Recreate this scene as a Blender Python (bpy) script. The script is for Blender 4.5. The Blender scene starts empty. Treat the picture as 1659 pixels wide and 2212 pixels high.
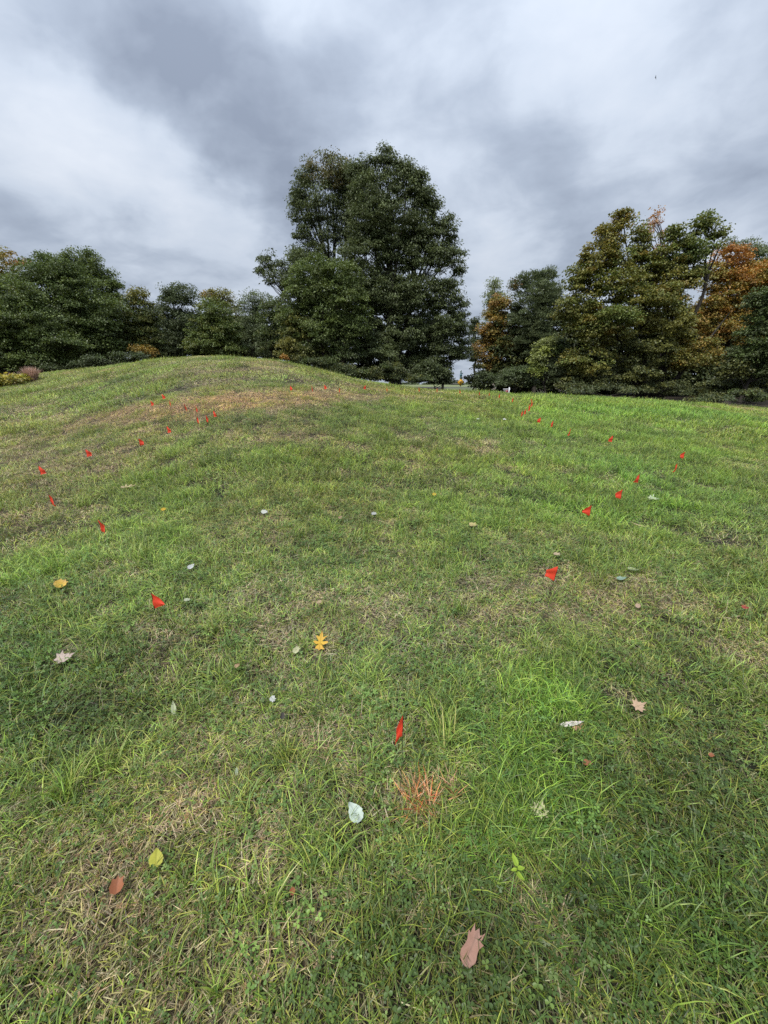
import bpy, math, random
import numpy as np
from mathutils import Vector, Matrix

S = bpy.context.scene
COL = S.collection
rng = np.random.default_rng(7)
random.seed(7)

# ------------------------------------------------------------------ camera
PITCH = math.radians(18.4)
CAM_Z = 1.6
F, CX, CY = 831.0, 829.5, 1106.0          # focal length and centre in units of a 1659 x 2212 picture
cam_d = bpy.data.cameras.new("camera")
cam_d.sensor_fit = 'VERTICAL'
cam_d.sensor_height = 34.6
cam_d.lens = 34.6 * F / 2212.0
cam_d.clip_start = 0.05
cam_d.clip_end = 3000
cam = bpy.data.objects.new("camera", cam_d)
COL.objects.link(cam)
cam.location = (0, 0, CAM_Z)
cam.rotation_euler = (math.pi / 2 - PITCH, 0, 0)
S.camera = cam

# ------------------------------------------------------------------ sky, sun, exposure
SUN_EL, SUN_AZ = math.radians(58), math.radians(215)     # azimuth from +Y, clockwise
S.view_settings.view_transform = 'Standard'
S.view_settings.look = 'None'
S.view_settings.exposure = 1.25
S.view_settings.gamma = 1.0
S.view_settings.use_curve_mapping = False
S.cycles.max_bounces = 6
S.cycles.diffuse_bounces = 3
S.cycles.glossy_bounces = 2
S.cycles.transmission_bounces = 4
S.cycles.transparent_max_bounces = 4
S.cycles.use_denoising = False
S.cycles.caustics_reflective = False
S.cycles.caustics_refractive = False

sun_d = bpy.data.lights.new("sun", 'SUN')
sun_d.energy = 1.5
sun_d.angle = math.radians(11)
sun_d.color = (1.0, 0.96, 0.9)
sun = bpy.data.objects.new("sun", sun_d)
COL.objects.link(sun)
sdir = Vector((math.sin(SUN_AZ) * math.cos(SUN_EL), math.cos(SUN_AZ) * math.cos(SUN_EL), math.sin(SUN_EL)))
sun.rotation_euler = (-sdir).to_track_quat('-Z', 'Y').to_euler()


def pdir(px, py):
    """unit direction of the line of sight through a picture point"""
    dx, dy = (px - CX) / F, (CY - py) / F
    c, s = math.cos(PITCH), math.sin(PITCH)
    v = Vector((dx, c + dy * s, -s + dy * c))
    return v.normalized()


def build_world():
    w = bpy.data.worlds.new("World")
    S.world = w
    w.use_nodes = True
    nt = w.node_tree
    N, L = nt.nodes, nt.links
    for n in list(N):
        N.remove(n)
    out = N.new('ShaderNodeOutputWorld')
    bg = N.new('ShaderNodeBackground')
    bg.inputs['Strength'].default_value = 0.1
    L.new(bg.outputs[0], out.inputs[0])
    sky = N.new('ShaderNodeTexSky')
    sky.sky_type = 'NISHITA'
    sky.sun_disc = False
    sky.sun_elevation = SUN_EL
    sky.sun_rotation = SUN_AZ
    tc = N.new('ShaderNodeTexCoord')
    dirv = tc.outputs['Generated']

    def m(op, a, b=None, c=None, clamp=False):
        n = N.new('ShaderNodeMath')
        n.operation = op
        n.use_clamp = clamp
        for i, v in enumerate((a, b, c)):
            if v is None:
                continue
            if isinstance(v, (int, float)):
                n.inputs[i].default_value = v
            else:
                L.new(v, n.inputs[i])
        return n.outputs[0]

    sep = N.new('ShaderNodeSeparateXYZ')
    L.new(dirv, sep.inputs[0])
    x, y, z = sep.outputs
    zc = m('ADD', m('MAXIMUM', z, 0.0), 0.24)
    u, v = m('DIVIDE', x, zc), m('DIVIDE', y, zc)
    com = N.new('ShaderNodeCombineXYZ')
    L.new(u, com.inputs[0]); L.new(v, com.inputs[1])

    def noise(scale, detail, rough, dist, off):
        mp = N.new('ShaderNodeMapping')
        mp.inputs['Location'].default_value = off
        mp.inputs['Rotation'].default_value = (0, 0, math.radians(25))
        mp.inputs['Scale'].default_value = (1.0, 1.1, 1.0)
        L.new(com.outputs[0], mp.inputs[0])
        n = N.new('ShaderNodeTexNoise')
        n.inputs['Scale'].default_value = scale
        n.inputs['Detail'].default_value = detail
        n.inputs['Roughness'].default_value = rough
        n.inputs['Distortion'].default_value = dist
        L.new(mp.outputs[0], n.inputs['Vector'])
        return n.outputs['Fac']

    n1 = noise(0.9, 3.0, 0.45, 0.5, (3.1, 7.7, 0))
    n2 = noise(2.4, 5.0, 0.52, 0.35, (-2.2, 1.3, 0))
    n3 = noise(6.5, 5.0, 0.55, 0.5, (5.0, 2.0, 0))
    val = m('ADD', m('MULTIPLY', m('SUBTRACT', n1, 0.5), 0.5), m('MULTIPLY', m('SUBTRACT', n2, 0.5), 1.0))
    val = m('ADD', val, m('MULTIPLY', m('SUBTRACT', n3, 0.5), 0.36))
    val = m('ADD', val, 0.525)
    # the banks of cloud that stand over the field (direction, width, how much paler or darker)
    banks = [((230, 90), 8, -.10), ((330, 150), 7, -.11), ((420, 230), 7, -.11), ((520, 300), 8, -.13), ((620, 360), 9, -.16), ((720, 330), 8, -.12), ((540, 400), 6, -.10),
             ((40, 160), 9, .18), ((130, 260), 7, .15), ((230, 330), 6, .14), ((340, 420), 6, .20), ((420, 340), 4, .10), ((60, 400), 6, .12),
             ((480, 470), 7, .12), ((60, 530), 7, -.16), ((330, 560), 6, -.12), ((1130, 60), 10, .10), ((1330, 110), 7, .14), ((900, 150), 9, .04),
             ((1580, 150), 10, -.10), ((1300, 335), 4, .22), ((1420, 320), 4, .16), ((1540, 310), 4, .12), ((1180, 450), 7, -.12), ((1420, 230), 6, -.12), ((1620, 260), 6, -.10),
             ((1030, 620), 3, .14), ((720, 90), 7, .06), ((1150, 260), 7, -.10), ((980, 330), 7, -.05), ((1560, 420), 6, .04), ((560, 590), 5, .08)]
    nrm = N.new('ShaderNodeVectorMath'); nrm.operation = 'NORMALIZE'
    # ragged edges: nudge the direction with noise before measuring the distance to a bank
    nz = N.new('ShaderNodeTexNoise')
    nz.inputs['Scale'].default_value = 5.0
    nz.inputs['Detail'].default_value = 5.0
    L.new(dirv, nz.inputs['Vector'])
    vs = N.new('ShaderNodeVectorMath'); vs.operation = 'SUBTRACT'
    L.new(nz.outputs['Color'], vs.inputs[0]); vs.inputs[1].default_value = (.5, .5, .5)
    vm = N.new('ShaderNodeVectorMath'); vm.operation = 'SCALE'
    L.new(vs.outputs[0], vm.inputs[0]); vm.inputs['Scale'].default_value = 0.34
    va = N.new('ShaderNodeVectorMath'); va.operation = 'ADD'
    L.new(dirv, va.inputs[0]); L.new(vm.outputs[0], va.inputs[1])
    L.new(va.outputs[0], nrm.inputs[0])
    for (p, wdeg, amp) in banks:
        d = pdir(*p)
        dt = N.new('ShaderNodeVectorMath'); dt.operation = 'DOT_PRODUCT'
        L.new(nrm.outputs[0], dt.inputs[0]); dt.inputs[1].default_value = d
        k = 1.0 / (1 - math.cos(math.radians(wdeg)))
        e = m('POWER', 2.718, m('MULTIPLY', m('SUBTRACT', dt.outputs['Value'], 1.0), k))
        val = m('ADD', val, m('MULTIPLY', e, amp))
    val = m('ADD', m('MULTIPLY', m('SUBTRACT', val, 0.5), 1.0), 0.5)
    ramp = N.new('ShaderNodeValToRGB')
    ramp.color_ramp.interpolation = 'LINEAR'
    el = ramp.color_ramp.elements
    el[0].position, el[0].color = 0.06, (.250, .295, .380, 1)
    el[1].position, el[1].color = 1.0, (.66, .71, .79, 1)
    e = el.new(0.38); e.color = (.38, .440, .540, 1)
    e = el.new(0.62); e.color = (.53, .595, .695, 1)
    L.new(val, ramp.inputs[0])
    # an overcast sky is brighter overhead
    gain = m('ADD', m('MULTIPLY', m('POWER', m('MAXIMUM', z, 0.0), 1.6), SKY_ZENITH * 1.5), 0.98)
    sc = N.new('ShaderNodeVectorMath'); sc.operation = 'SCALE'
    L.new(ramp.outputs[0], sc.inputs[0])
    L.new(m('MULTIPLY', gain, 10.0 / 2.38), sc.inputs['Scale'])
    mix = N.new('ShaderNodeMix'); mix.data_type = 'RGBA'
    mix.inputs[0].default_value = 0.985
    L.new(sky.outputs[0], mix.inputs[6]); L.new(sc.outputs[0], mix.inputs[7])
    L.new(mix.outputs[2], bg.inputs['Color'])


SKY_ZENITH = 0.75
build_world()

# ------------------------------------------------------------------ helpers


def tag(o, label=None, cat=None, group=None, kind=None):
    if label: o['label'] = label
    if cat: o['category'] = cat
    if group: o['group'] = group
    if kind: o['kind'] = kind
    return o


def empty(name, loc, label, cat, group=None):
    o = bpy.data.objects.new(name, None)
    COL.objects.link(o)
    o.location = loc
    o.empty_display_size = 0.1
    return tag(o, label, cat, group)


def mesh_np(name, verts, tris=None, quads=None, cols=None, smooth=False):
    """a mesh from numpy arrays; cols is one linear rgb per vertex"""
    me = bpy.data.meshes.new(name)
    nt_ = 0 if tris is None else len(tris)
    nq = 0 if quads is None else len(quads)
    me.vertices.add(len(verts))
    me.vertices.foreach_set("co", np.asarray(verts, np.float32).ravel())
    loops = []
    if nq: loops.append(np.asarray(quads, np.int32).ravel())
    if nt_: loops.append(np.asarray(tris, np.int32).ravel())
    lp = np.concatenate(loops)
    me.loops.add(len(lp))
    me.loops.foreach_set("vertex_index", lp)
    me.polygons.add(nq + nt_)
    st = np.concatenate([np.arange(nq) * 4, nq * 4 + np.arange(nt_) * 3]).astype(np.int32)
    me.polygons.foreach_set("loop_start", st)
    if smooth:
        me.polygons.foreach_set("use_smooth", np.ones(nq + nt_, bool))
    if cols is not None:
        a = me.color_attributes.new("Col", 'FLOAT_COLOR', 'POINT')
        c4 = np.ones((len(verts), 4), np.float32)
        c4[:, :3] = cols
        a.data.foreach_set("color", c4.ravel())
    me.update(calc_edges=True)
    return me


def link(name, me, mat, parent=None, loc=None):
    o = bpy.data.objects.new(name, me)
    COL.objects.link(o)
    if mat is not None and not me.materials:
        me.materials.append(mat)
    if parent is not None:
        o.parent = parent
    if loc is not None:
        o.location = loc
    return o


class Tubes:
    """collects tapered tubes and boxes into one mesh"""

    def __init__(self):
        self.v, self.q, self.t, self.n = [], [], [], 0

    def tube(self, pts, rad, sides=5, cap=True):
        pts = np.asarray(pts, float)
        k = len(pts)
        rad = np.broadcast_to(np.asarray(rad, float), (k,))
        tan = np.gradient(pts, axis=0)
        tan /= np.linalg.norm(tan, axis=1)[:, None] + 1e-9
        ref = np.array([0, 0, 1.0]) if abs(tan[0][2]) < .8 else np.array([1.0, 0, 0])
        u = np.cross(tan, ref); u /= np.linalg.norm(u, axis=1)[:, None] + 1e-9
        w = np.cross(tan, u)
        a = np.arange(sides) * 2 * math.pi / sides
        ring = pts[:, None] + rad[:, None, None] * (np.cos(a)[None, :, None] * u[:, None] + np.sin(a)[None, :, None] * w[:, None])
        self.v.append(ring.reshape(-1, 3))
        for i in range(k - 1):
            for j in range(sides):
                j2 = (j + 1) % sides
                b = self.n
                self.q.append((b + i * sides + j, b + i * sides + j2, b + (i + 1) * sides + j2, b + (i + 1) * sides + j))
        if cap:
            for e, rv in ((0, True), (k - 1, False)):
                idx = [self.n + e * sides + j for j in range(sides)]
                for j in range(1, sides - 1):
                    tr = (idx[0], idx[j], idx[j + 1])
                    self.t.append(tr[::-1] if not rv else tr)
        self.n += k * sides

    def box(self, c, s, R=None):
        c = np.asarray(c, float); s = np.asarray(s, float) / 2
        v = np.array([[x, y, z] for x in (-1, 1) for y in (-1, 1) for z in (-1, 1)]) * s
        if R is not None:
            v = v @ np.asarray(R).T
        self.v.append(v + c)
        b = self.n
        for f in ((0, 1, 3, 2), (4, 6, 7, 5), (0, 4, 5, 1), (2, 3, 7, 6), (0, 2, 6, 4), (1, 5, 7, 3)):
            self.q.append(tuple(b + i for i in f))
        self.n += 8

    def build(self, name, mat, parent=None, smooth=False):
        me = mesh_np(name, np.concatenate(self.v), self.t or None, self.q or None, smooth=smooth)
        return link(name, me, mat, parent)


# ------------------------------------------------------------------ materials


def new_mat(name):
    m_ = bpy.data.materials.new(name)
    m_.use_nodes = True
    nt = m_.node_tree
    for n in list(nt.nodes):
        nt.nodes.remove(n)
    out = nt.nodes.new('ShaderNodeOutputMaterial')
    return m_, nt, out


def leaf_material(name, translucent=0.3, rough=0.5, spec=0.35, instancer=False, gain=1.0):
    m_, nt, out = new_mat(name)
    N, L = nt.nodes, nt.links
    at = N.new('ShaderNodeAttribute'); at.attribute_name = 'Col'
    col = at.outputs['Color']
    if instancer:
        ti = N.new('ShaderNodeAttribute'); ti.attribute_type = 'INSTANCER'; ti.attribute_name = 'tint'
        mx = N.new('ShaderNodeMix'); mx.data_type = 'RGBA'; mx.blend_type = 'MULTIPLY'
        mx.inputs[0].default_value = 1.0
        L.new(col, mx.inputs[6]); L.new(ti.outputs['Color'], mx.inputs[7])
        col = mx.outputs[2]
    pr = N.new('ShaderNodeBsdfPrincipled')
    pr.inputs['Roughness'].default_value = rough
    pr.inputs['Specular IOR Level'].default_value = spec
    L.new(col, pr.inputs['Base Color'])
    tr = N.new('ShaderNodeBsdfTranslucent')
    hs = N.new('ShaderNodeHueSaturation')
    hs.inputs['Hue'].default_value = 0.485
    hs.inputs['Saturation'].default_value = 1.15
    hs.inputs['Value'].default_value = 1.1
    L.new(col, hs.inputs['Color'])
    L.new(hs.outputs[0], tr.inputs['Color'])
    ms = N.new('ShaderNodeMixShader')
    ms.inputs[0].default_value = translucent
    L.new(pr.outputs[0], ms.inputs[1]); L.new(tr.outputs[0], ms.inputs[2])
    L.new(ms.outputs[0], out.inputs[0])
    return m_


def noise_mat(name, c1, c2, scale=8.0, rough=0.8, bump=0.0, detail=6.0, stretch=(1, 1, 1), spec=0.3, attr=False, metallic=0.0):
    m_, nt, out = new_mat(name)
    N, L = nt.nodes, nt.links
    pr = N.new('ShaderNodeBsdfPrincipled')
    pr.inputs['Roughness'].default_value = rough
    pr.inputs['Specular IOR Level'].default_value = spec
    pr.inputs['Metallic'].default_value = metallic
    tc = N.new('ShaderNodeTexCoord')
    mp = N.new('ShaderNodeMapping'); mp.inputs['Scale'].default_value = stretch
    L.new(tc.outputs['Object'], mp.inputs[0])
    nz = N.new('ShaderNodeTexNoise')
    nz.inputs['Scale'].default_value = scale
    nz.inputs['Detail'].default_value = detail
    L.new(mp.outputs[0], nz.inputs['Vector'])
    rp = N.new('ShaderNodeValToRGB')
    rp.color_ramp.elements[0].position = .3; rp.color_ramp.elements[0].color = (*c1, 1)
    rp.color_ramp.elements[1].position = .7; rp.color_ramp.elements[1].color = (*c2, 1)
    L.new(nz.outputs['Fac'], rp.inputs[0])
    col = rp.outputs[0]
    if attr:
        at = N.new('ShaderNodeAttribute'); at.attribute_name = 'Col'
        mx = N.new('ShaderNodeMix'); mx.data_type = 'RGBA'; mx.blend_type = 'MULTIPLY'
        mx.inputs[0].default_value = 1.0
        L.new(at.outputs['Color'], mx.inputs[6]); L.new(col, mx.inputs[7])
        col = mx.outputs[2]
    L.new(col, pr.inputs['Base Color'])
    if bump:
        bp = N.new('ShaderNodeBump'); bp.inputs['Strength'].default_value = bump
        bp.inputs['Distance'].default_value = 0.02
        L.new(nz.outputs['Fac'], bp.inputs['Height'])
        L.new(bp.outputs[0], pr.inputs['Normal'])
    L.new(pr.outputs[0], out.inputs[0])
    return m_


M_LEAF = leaf_material('tree leaves', 0.30, 0.45, 0.4)
M_GRASS = leaf_material('grass blades', 0.20, 0.45, 0.4, instancer=True)
M_TUFT = leaf_material('tuft blades', 0.22, 0.45, 0.35)
M_FALLEN = leaf_material('fallen leaf', 0.15, 0.6, 0.3)
M_BARK = noise_mat('bark', (.022, .018, .015), (.060, .052, .042), 3.0, 0.9, 0.6, stretch=(4, 4, 1))
M_PALEBARK = noise_mat('pale bark', (.10, .09, .08), (.20, .18, .15), 4.0, 0.9, 0.4, stretch=(4, 4, 1))
M_WIRE = noise_mat('wire', (.02, .018, .016), (.05, .035, .03), 40, 0.5, spec=0.5)
M_WHITE = noise_mat('white paint', (.70, .71, .73), (.82, .82, .83), 12, 0.5)
M_GROUND = noise_mat('soil and thatch', (.45, .42, .38), (1.0, 1.0, 1.0), 30, 0.95, 0.8, detail=8, attr=True)

# ------------------------------------------------------------------ the lie of the land
# height of the lawn's far edge against the trees: (azimuth as picture column, picture row, distance ahead)
EDGE = [(-500, 830, 22), (-150, 822, 22), (0, 812, 22), (90, 806, 21.5), (200, 795, 21), (350, 775, 20), (430, 770, 19.5), (510, 769, 19), (600, 778, 18.5),
        (680, 795, 18), (760, 818, 17), (870, 836, 16), (1000, 843, 15.5), (1100, 851, 15.5), (1250, 856, 15.5), (1400, 862, 16),
        (1500, 870, 16), (1659, 881, 16), (1850, 890, 16), (2300, 900, 16)]
_az, _sl, _rc = [], [], []
for (px, py, Y) in EDGE:
    d = pdir(px, py)
    _az.append(math.atan2(d.x, d.y))
    _sl.append(d.z / math.hypot(d.x, d.y))
    _rc.append(Y * math.hypot(d.x, d.y) / d.y)
_az, _sl, _rc = map(np.array, (_az, _sl, _rc))
AZ = np.linspace(-1.3, 1.3, 261)
def _smooth(v, k=7):
    kk = np.hanning(k + 2)[1:-1]; kk /= kk.sum()
    return np.convolve(np.pad(v, k // 2, 'edge'), kk, 'valid')
SL, RC = _smooth(np.interp(AZ, _az, _sl)), _smooth(np.interp(AZ, _az, _rc), 15)
AA = np.zeros_like(AZ)
GRASS_TOP = 0.04
for i in range(len(AZ)):
    r = np.linspace(RC[i] * .5, RC[i] * 1.06, 80)
    s = np.sin(np.pi / 2 * np.minimum(r / RC[i], 1)) ** 2
    lo, hi = -3.0, 8.0
    for _ in range(40):
        a = (lo + hi) / 2
        if ((a * s + GRASS_TOP - CAM_Z) / r).max() > SL[i]: hi = a
        else: lo = a
    AA[i] = a
PLAIN = 0.9


def ground(x, y, fine=True):
    x = np.asarray(x, float); y = np.asarray(y, float)
    r = np.hypot(x, y)
    az = np.arctan2(x, y)
    azc = np.clip(az, AZ[0], AZ[-1])
    A, R = np.interp(azc, AZ, AA), np.interp(azc, AZ, RC)
    back = np.clip((np.abs(az) - 1.3) / 1.2, 0, 1)
    A = A * (1 - back)
    near = A * np.sin(np.pi / 2 * np.clip(r / R, 0, 1)) ** 2
    E = np.minimum(CAM_Z + np.interp(azc, AZ, SL) * (R + 22) - .28, PLAIN + 0.1)
    E = E * (1 - back) + PLAIN * .5 * back
    t = np.clip((r - R) / 22, 0, 1); t = t * t * (3 - 2 * t)
    z = np.where(r < R, near, A + (E - A) * t)
    f = np.clip((r - R - 25) / 25, 0, 1); f = f * f * (3 - 2 * f)
    z = z + (PLAIN - z) * f
    if fine:
        z = z + (0.012 * np.sin(x * 2.3 + 1.3 * np.sin(y * 1.1)) + 0.012 * np.sin(y * 2.9 + x * 1.7 + 2) + 0.02 * np.sin(x * .8 - y * .6)) * np.clip(r / 2, 0, 1) * (1 - f)
    return z


def edge_r(x, y):
    return np.interp(np.clip(np.arctan2(x, y), AZ[0], AZ[-1]), AZ, RC)


def gz(x, y):
    return float(ground(x, y))


def hit(px, py, h=0.0, far=70.0):
    """where the line of sight through a picture point comes down to h above the ground"""
    d = pdir(px, py)
    t = np.concatenate([np.linspace(.3, 12, 1500), np.linspace(12, far, 2500)])
    X, Y, Z = d.x * t, d.y * t, CAM_Z + d.z * t
    g = Z - ground(X, Y) - h
    k = np.where(g <= 0)[0]
    if len(k):
        i = k[0]
    else:
        ok = np.hypot(X, Y) < edge_r(X, Y) * 1.05
        i = int(np.argmin(np.where(ok, g, 1e9)))
    return Vector((X[i], Y[i], float(ground(X[i], Y[i]))))


def at(px, py, Y):
    """the point on a line of sight at distance Y ahead"""
    d = pdir(px, py)
    return Vector((d.x / d.y * Y, Y, CAM_Z + d.z / d.y * Y))


def project(x, y, z):
    c, s = math.cos(PITCH), math.sin(PITCH)
    zz = z - CAM_Z
    dep = y * c - zz * s
    up = y * s + zz * c
    dep = np.maximum(dep, 1e-3)
    return CX + F * x / dep, CY - F * up / dep, dep


# value noise for the growth of the lawn
_lat = np.random.default_rng(3).random((64, 64))
def vnoise(x, y):
    xi, yi = np.floor(x).astype(int), np.floor(y).astype(int)
    fx, fy = x - xi, y - yi
    fx, fy = fx * fx * (3 - 2 * fx), fy * fy * (3 - 2 * fy)
    g = lambda a, b: _lat[a % 64, b % 64]
    return (g(xi, yi) * (1 - fx) + g(xi + 1, yi) * fx) * (1 - fy) + (g(xi, yi + 1) * (1 - fx) + g(xi + 1, yi + 1) * fx) * fy
def fbm(x, y, o=4):
    s, a, t = 0, 1, 0
    for k in range(o):
        s = s + a * vnoise(x * 2 ** k + 17.3 * k, y * 2 ** k + 9.1 * k); t += a; a *= .55
    return s / t


# worn, lush and weedy parts of the lawn: (column, row, half width, half height, tilt, strength)
DRY = [(420, 880, 190, 16, -.09, 1.9), (610, 862, 190, 17, -.05, 1.3), (110, 985, 240, 45, 0, .6), (620, 945, 130, 12, 0, .8), (1130, 1285, 150, 55, .1, .75), (1380, 1290, 190, 50, 0, .5),
       (780, 1340, 260, 60, 0, .6), (180, 2020, 380, 230, -.3, 1.0), (520, 1780, 300, 190, 0, .62), (600, 2120, 260, 120, 0, .55), (700, 1590, 90, 60, 0, .5), (1000, 965, 180, 22, 0, .35),
       (90, 1120, 180, 40, 0, .35), (1640, 885, 120, 10, .1, .8), (650, 1300, 110, 30, 0, .4), (780, 2100, 260, 120, 0, .25), (480, 800, 330, 22, -.02, .45),
       (910, 1700, 120, 90, 0, .55), (1180, 1390, 120, 60, 0, .4), (250, 905, 260, 14, 0, .35), (300, 1420, 400, 80, 0, .2), (1500, 1420, 250, 60, 0, .35)]
LUSH = [(760, 985, 330, 40, 0, .5), (1050, 1010, 300, 40, 0, .55), (1100, 930, 250, 30, 0, .5), (1500, 960, 300, 70, 0, .8), (1350, 1085, 200, 50, 0, 1.0), (1190, 1450, 110, 90, 0, 1.0), (1080, 1750, 130, 140, .3, 1.1), (330, 1155, 60, 25, 0, .8), (290, 1075, 70, 20, 0, .7),
        (1250, 885, 420, 26, 0, .8), (1000, 1110, 220, 50, 0, .45), (330, 1030, 90, 14, 0, .6), (60, 1240, 90, 40, 0, .5), (1480, 2050, 250, 180, 0, .35), (180, 850, 200, 14, -.1, .5)]
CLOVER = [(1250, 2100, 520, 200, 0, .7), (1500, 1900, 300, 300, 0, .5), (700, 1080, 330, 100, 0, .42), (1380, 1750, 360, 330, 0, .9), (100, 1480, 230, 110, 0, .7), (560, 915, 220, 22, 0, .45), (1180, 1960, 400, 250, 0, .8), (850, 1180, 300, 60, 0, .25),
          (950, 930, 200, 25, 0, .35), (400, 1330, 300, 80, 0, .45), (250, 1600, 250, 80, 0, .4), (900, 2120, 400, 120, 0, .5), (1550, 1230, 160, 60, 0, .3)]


def field(px, py, L):
    s = 0
    for (cx, cy, rx, ry, ti, a) in L:
        dx, dy = px - cx, py - cy
        c, sn = math.cos(ti), math.sin(ti)
        u, v = (dx * c + dy * sn) / rx, (-dx * sn + dy * c) / ry
        s = s + a * np.exp(-(u * u + v * v) * .9)
    return s


def growth(x, y):
    """dryness, lushness and clover at points of the lawn"""
    z = ground(x, y)
    px, py, dep = project(x, y, z)
    big, mid = fbm(x * .35 + 5, y * .35), fbm(x * 1.7, y * 1.7 + 8)
    sm = fbm(x * 5.5 + 3, y * 5.5)
    wob = (mid - .5) * 1.1 + (sm - .5) * .9
    jx, jy = (mid - .5) * 160, (sm - .5) * 60 * np.clip(4 / dep, .1, 1)
    dry = .22 + field(px + jx, py + jy, DRY) + .55 * (big - .5) + wob * .75
    lush = .12 + field(px + jx, py + jy, LUSH) + .5 * (.5 - big) + (fbm(x * 2.2 + 40, y * 2.2) - .5) * 1.0
    clo = .05 + field(px + jx, py + jy, CLOVER) + (fbm(x * 2.6 + 80, y * 2.6) - .5) * 1.3
    return np.clip(dry, 0, 1.4), np.clip(lush, 0, 1.4), np.clip(clo, 0, 1.3)


def build_ground():
    na = 360
    rr = np.concatenate([[0.0], np.geomspace(.15, 60, 150), np.geomspace(64, 1500, 28)])
    a = np.linspace(-math.pi, math.pi, na, endpoint=False)
    Rg, Ag = np.meshgrid(rr[1:], a, indexing='ij')
    x, y = (Rg * np.sin(Ag)).ravel(), (Rg * np.cos(Ag)).ravel()
    x, y = np.append(x, 0), np.append(y, 0)
    z = ground(x, y)
    v = np.stack([x, y, z], 1)
    n = len(rr) - 1
    q = []
    i, j = np.meshgrid(np.arange(n - 1), np.arange(na), indexing='ij')
    j2 = (j + 1) % na
    q = np.stack([i * na + j, i * na + j2, (i + 1) * na + j2, (i + 1) * na + j], -1).reshape(-1, 4)[:, ::-1]
    c = n * na
    t = np.stack([np.full(na, c), np.arange(na), (np.arange(na) + 1) % na], 1)[:, ::-1]
    dry, lush, clo = growth(x, y)
    g = np.array([.024, .026, .013]); s = np.array([.08, .062, .038])
    k = np.clip(dry - .3 * lush - .2 * clo, 0, 1)[:, None]
    col = g * (1 - k) + s * k
    r = np.hypot(x, y)
    litter = np.clip((r - edge_r(x, y) - 5) / 3, 0, 1)[:, None] * (np.abs(np.arctan2(x, y)) < 1.5)[:, None]
    # the open country behind the trees
    gap = ((np.abs(np.arctan2(x, y) - .21) < .07) & (r > 45))[:, None] | (r > 130)[:, None]
    litter = litter * (1 - gap)
    col = col * (1 - litter) + np.array([.045, .034, .022]) * litter
    col = np.where(gap, np.array([.16, .19, .10]), col)
    link('ground', mesh_np('ground', v, t, q, col, smooth=True), M_GROUND)['kind'] = 'structure'


build_ground()

# ------------------------------------------------------------------ grass, built blade by blade and scattered
G = dict(green=(.250, .325, .058), olive=(.310, .315, .080), pale=(.37, .39, .14), dark=(.125, .185, .040), blue=(.130, .195, .060), straw=(.44, .375, .23),
         tan=(.33, .27, .165), brown=(.19, .14, .085), bright=(.215, .325, .062), clover=(.100, .162, .040), clover2=(.165, .240, .055), rust=(.19, .115, .06))


def blade_arrays(n, R, L, W, tilt, bend, mix, rg, z0=0.0, spread=1.0):
    """n blades in a disc: verts, quads, tris, colours"""
    rad = R * np.sqrt(rg.random(n)) * spread
    th = rg.random(n) * 2 * math.pi
    p = np.stack([rad * np.cos(th), rad * np.sin(th), z0 + rg.random(n) * .008 - .004], 1)
    az = rg.random(n) * 2 * math.pi
    h = np.stack([np.cos(az), np.sin(az), np.zeros(n)], 1)
    tw = az + math.pi / 2 + rg.normal(0, .5, n)
    sd = np.stack([np.cos(tw), np.sin(tw), rg.normal(0, .25, n)], 1)
    ln = rg.uniform(L[0], L[1], n)
    wd = rg.uniform(W[0], W[1], n) / 2
    a0 = rg.uniform(tilt[0], tilt[1], n)
    a1 = a0 + rg.uniform(bend[0], bend[1], n)
    lev = [p]
    for k in range(3):
        a = a0 + (a1 - a0) * k / 2
        q = lev[-1] + (ln / 3)[:, None] * (np.sin(a)[:, None] * h + np.cos(a)[:, None] * np.array([0, 0, 1.0]))
        q[:, 2] = np.maximum(q[:, 2], .003 + .012 * rg.random(n))
        lev.append(q)
    ws = (1.0, .95, .62)
    V = np.empty((n, 7, 3))
    for k in range(3):
        V[:, 2 * k] = lev[k] - sd * (wd * ws[k])[:, None]
        V[:, 2 * k + 1] = lev[k] + sd * (wd * ws[k])[:, None]
    V[:, 6] = lev[3]
    b = (np.arange(n) * 7)[:, None]
    Q = np.concatenate([b + np.array([0, 1, 3, 2]), b + np.array([2, 3, 5, 4])])
    T = b + np.array([4, 5, 6])
    names, pr = zip(*mix.items())
    pick = rg.choice(len(names), n, p=np.array(pr) / sum(pr))
    c = np.array([G[k] for k in names])[pick] * rg.uniform(.42, 1.6, n)[:, None]
    c = c * (1 + rg.normal(0, .06, (n, 3)))
    C = np.repeat(c[:, None], 7, 1)
    C[:, 4:] *= np.array([1.10, 1.04, 1.0])
    return V.reshape(-1, 3), Q, T, C.reshape(-1, 3)


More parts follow.
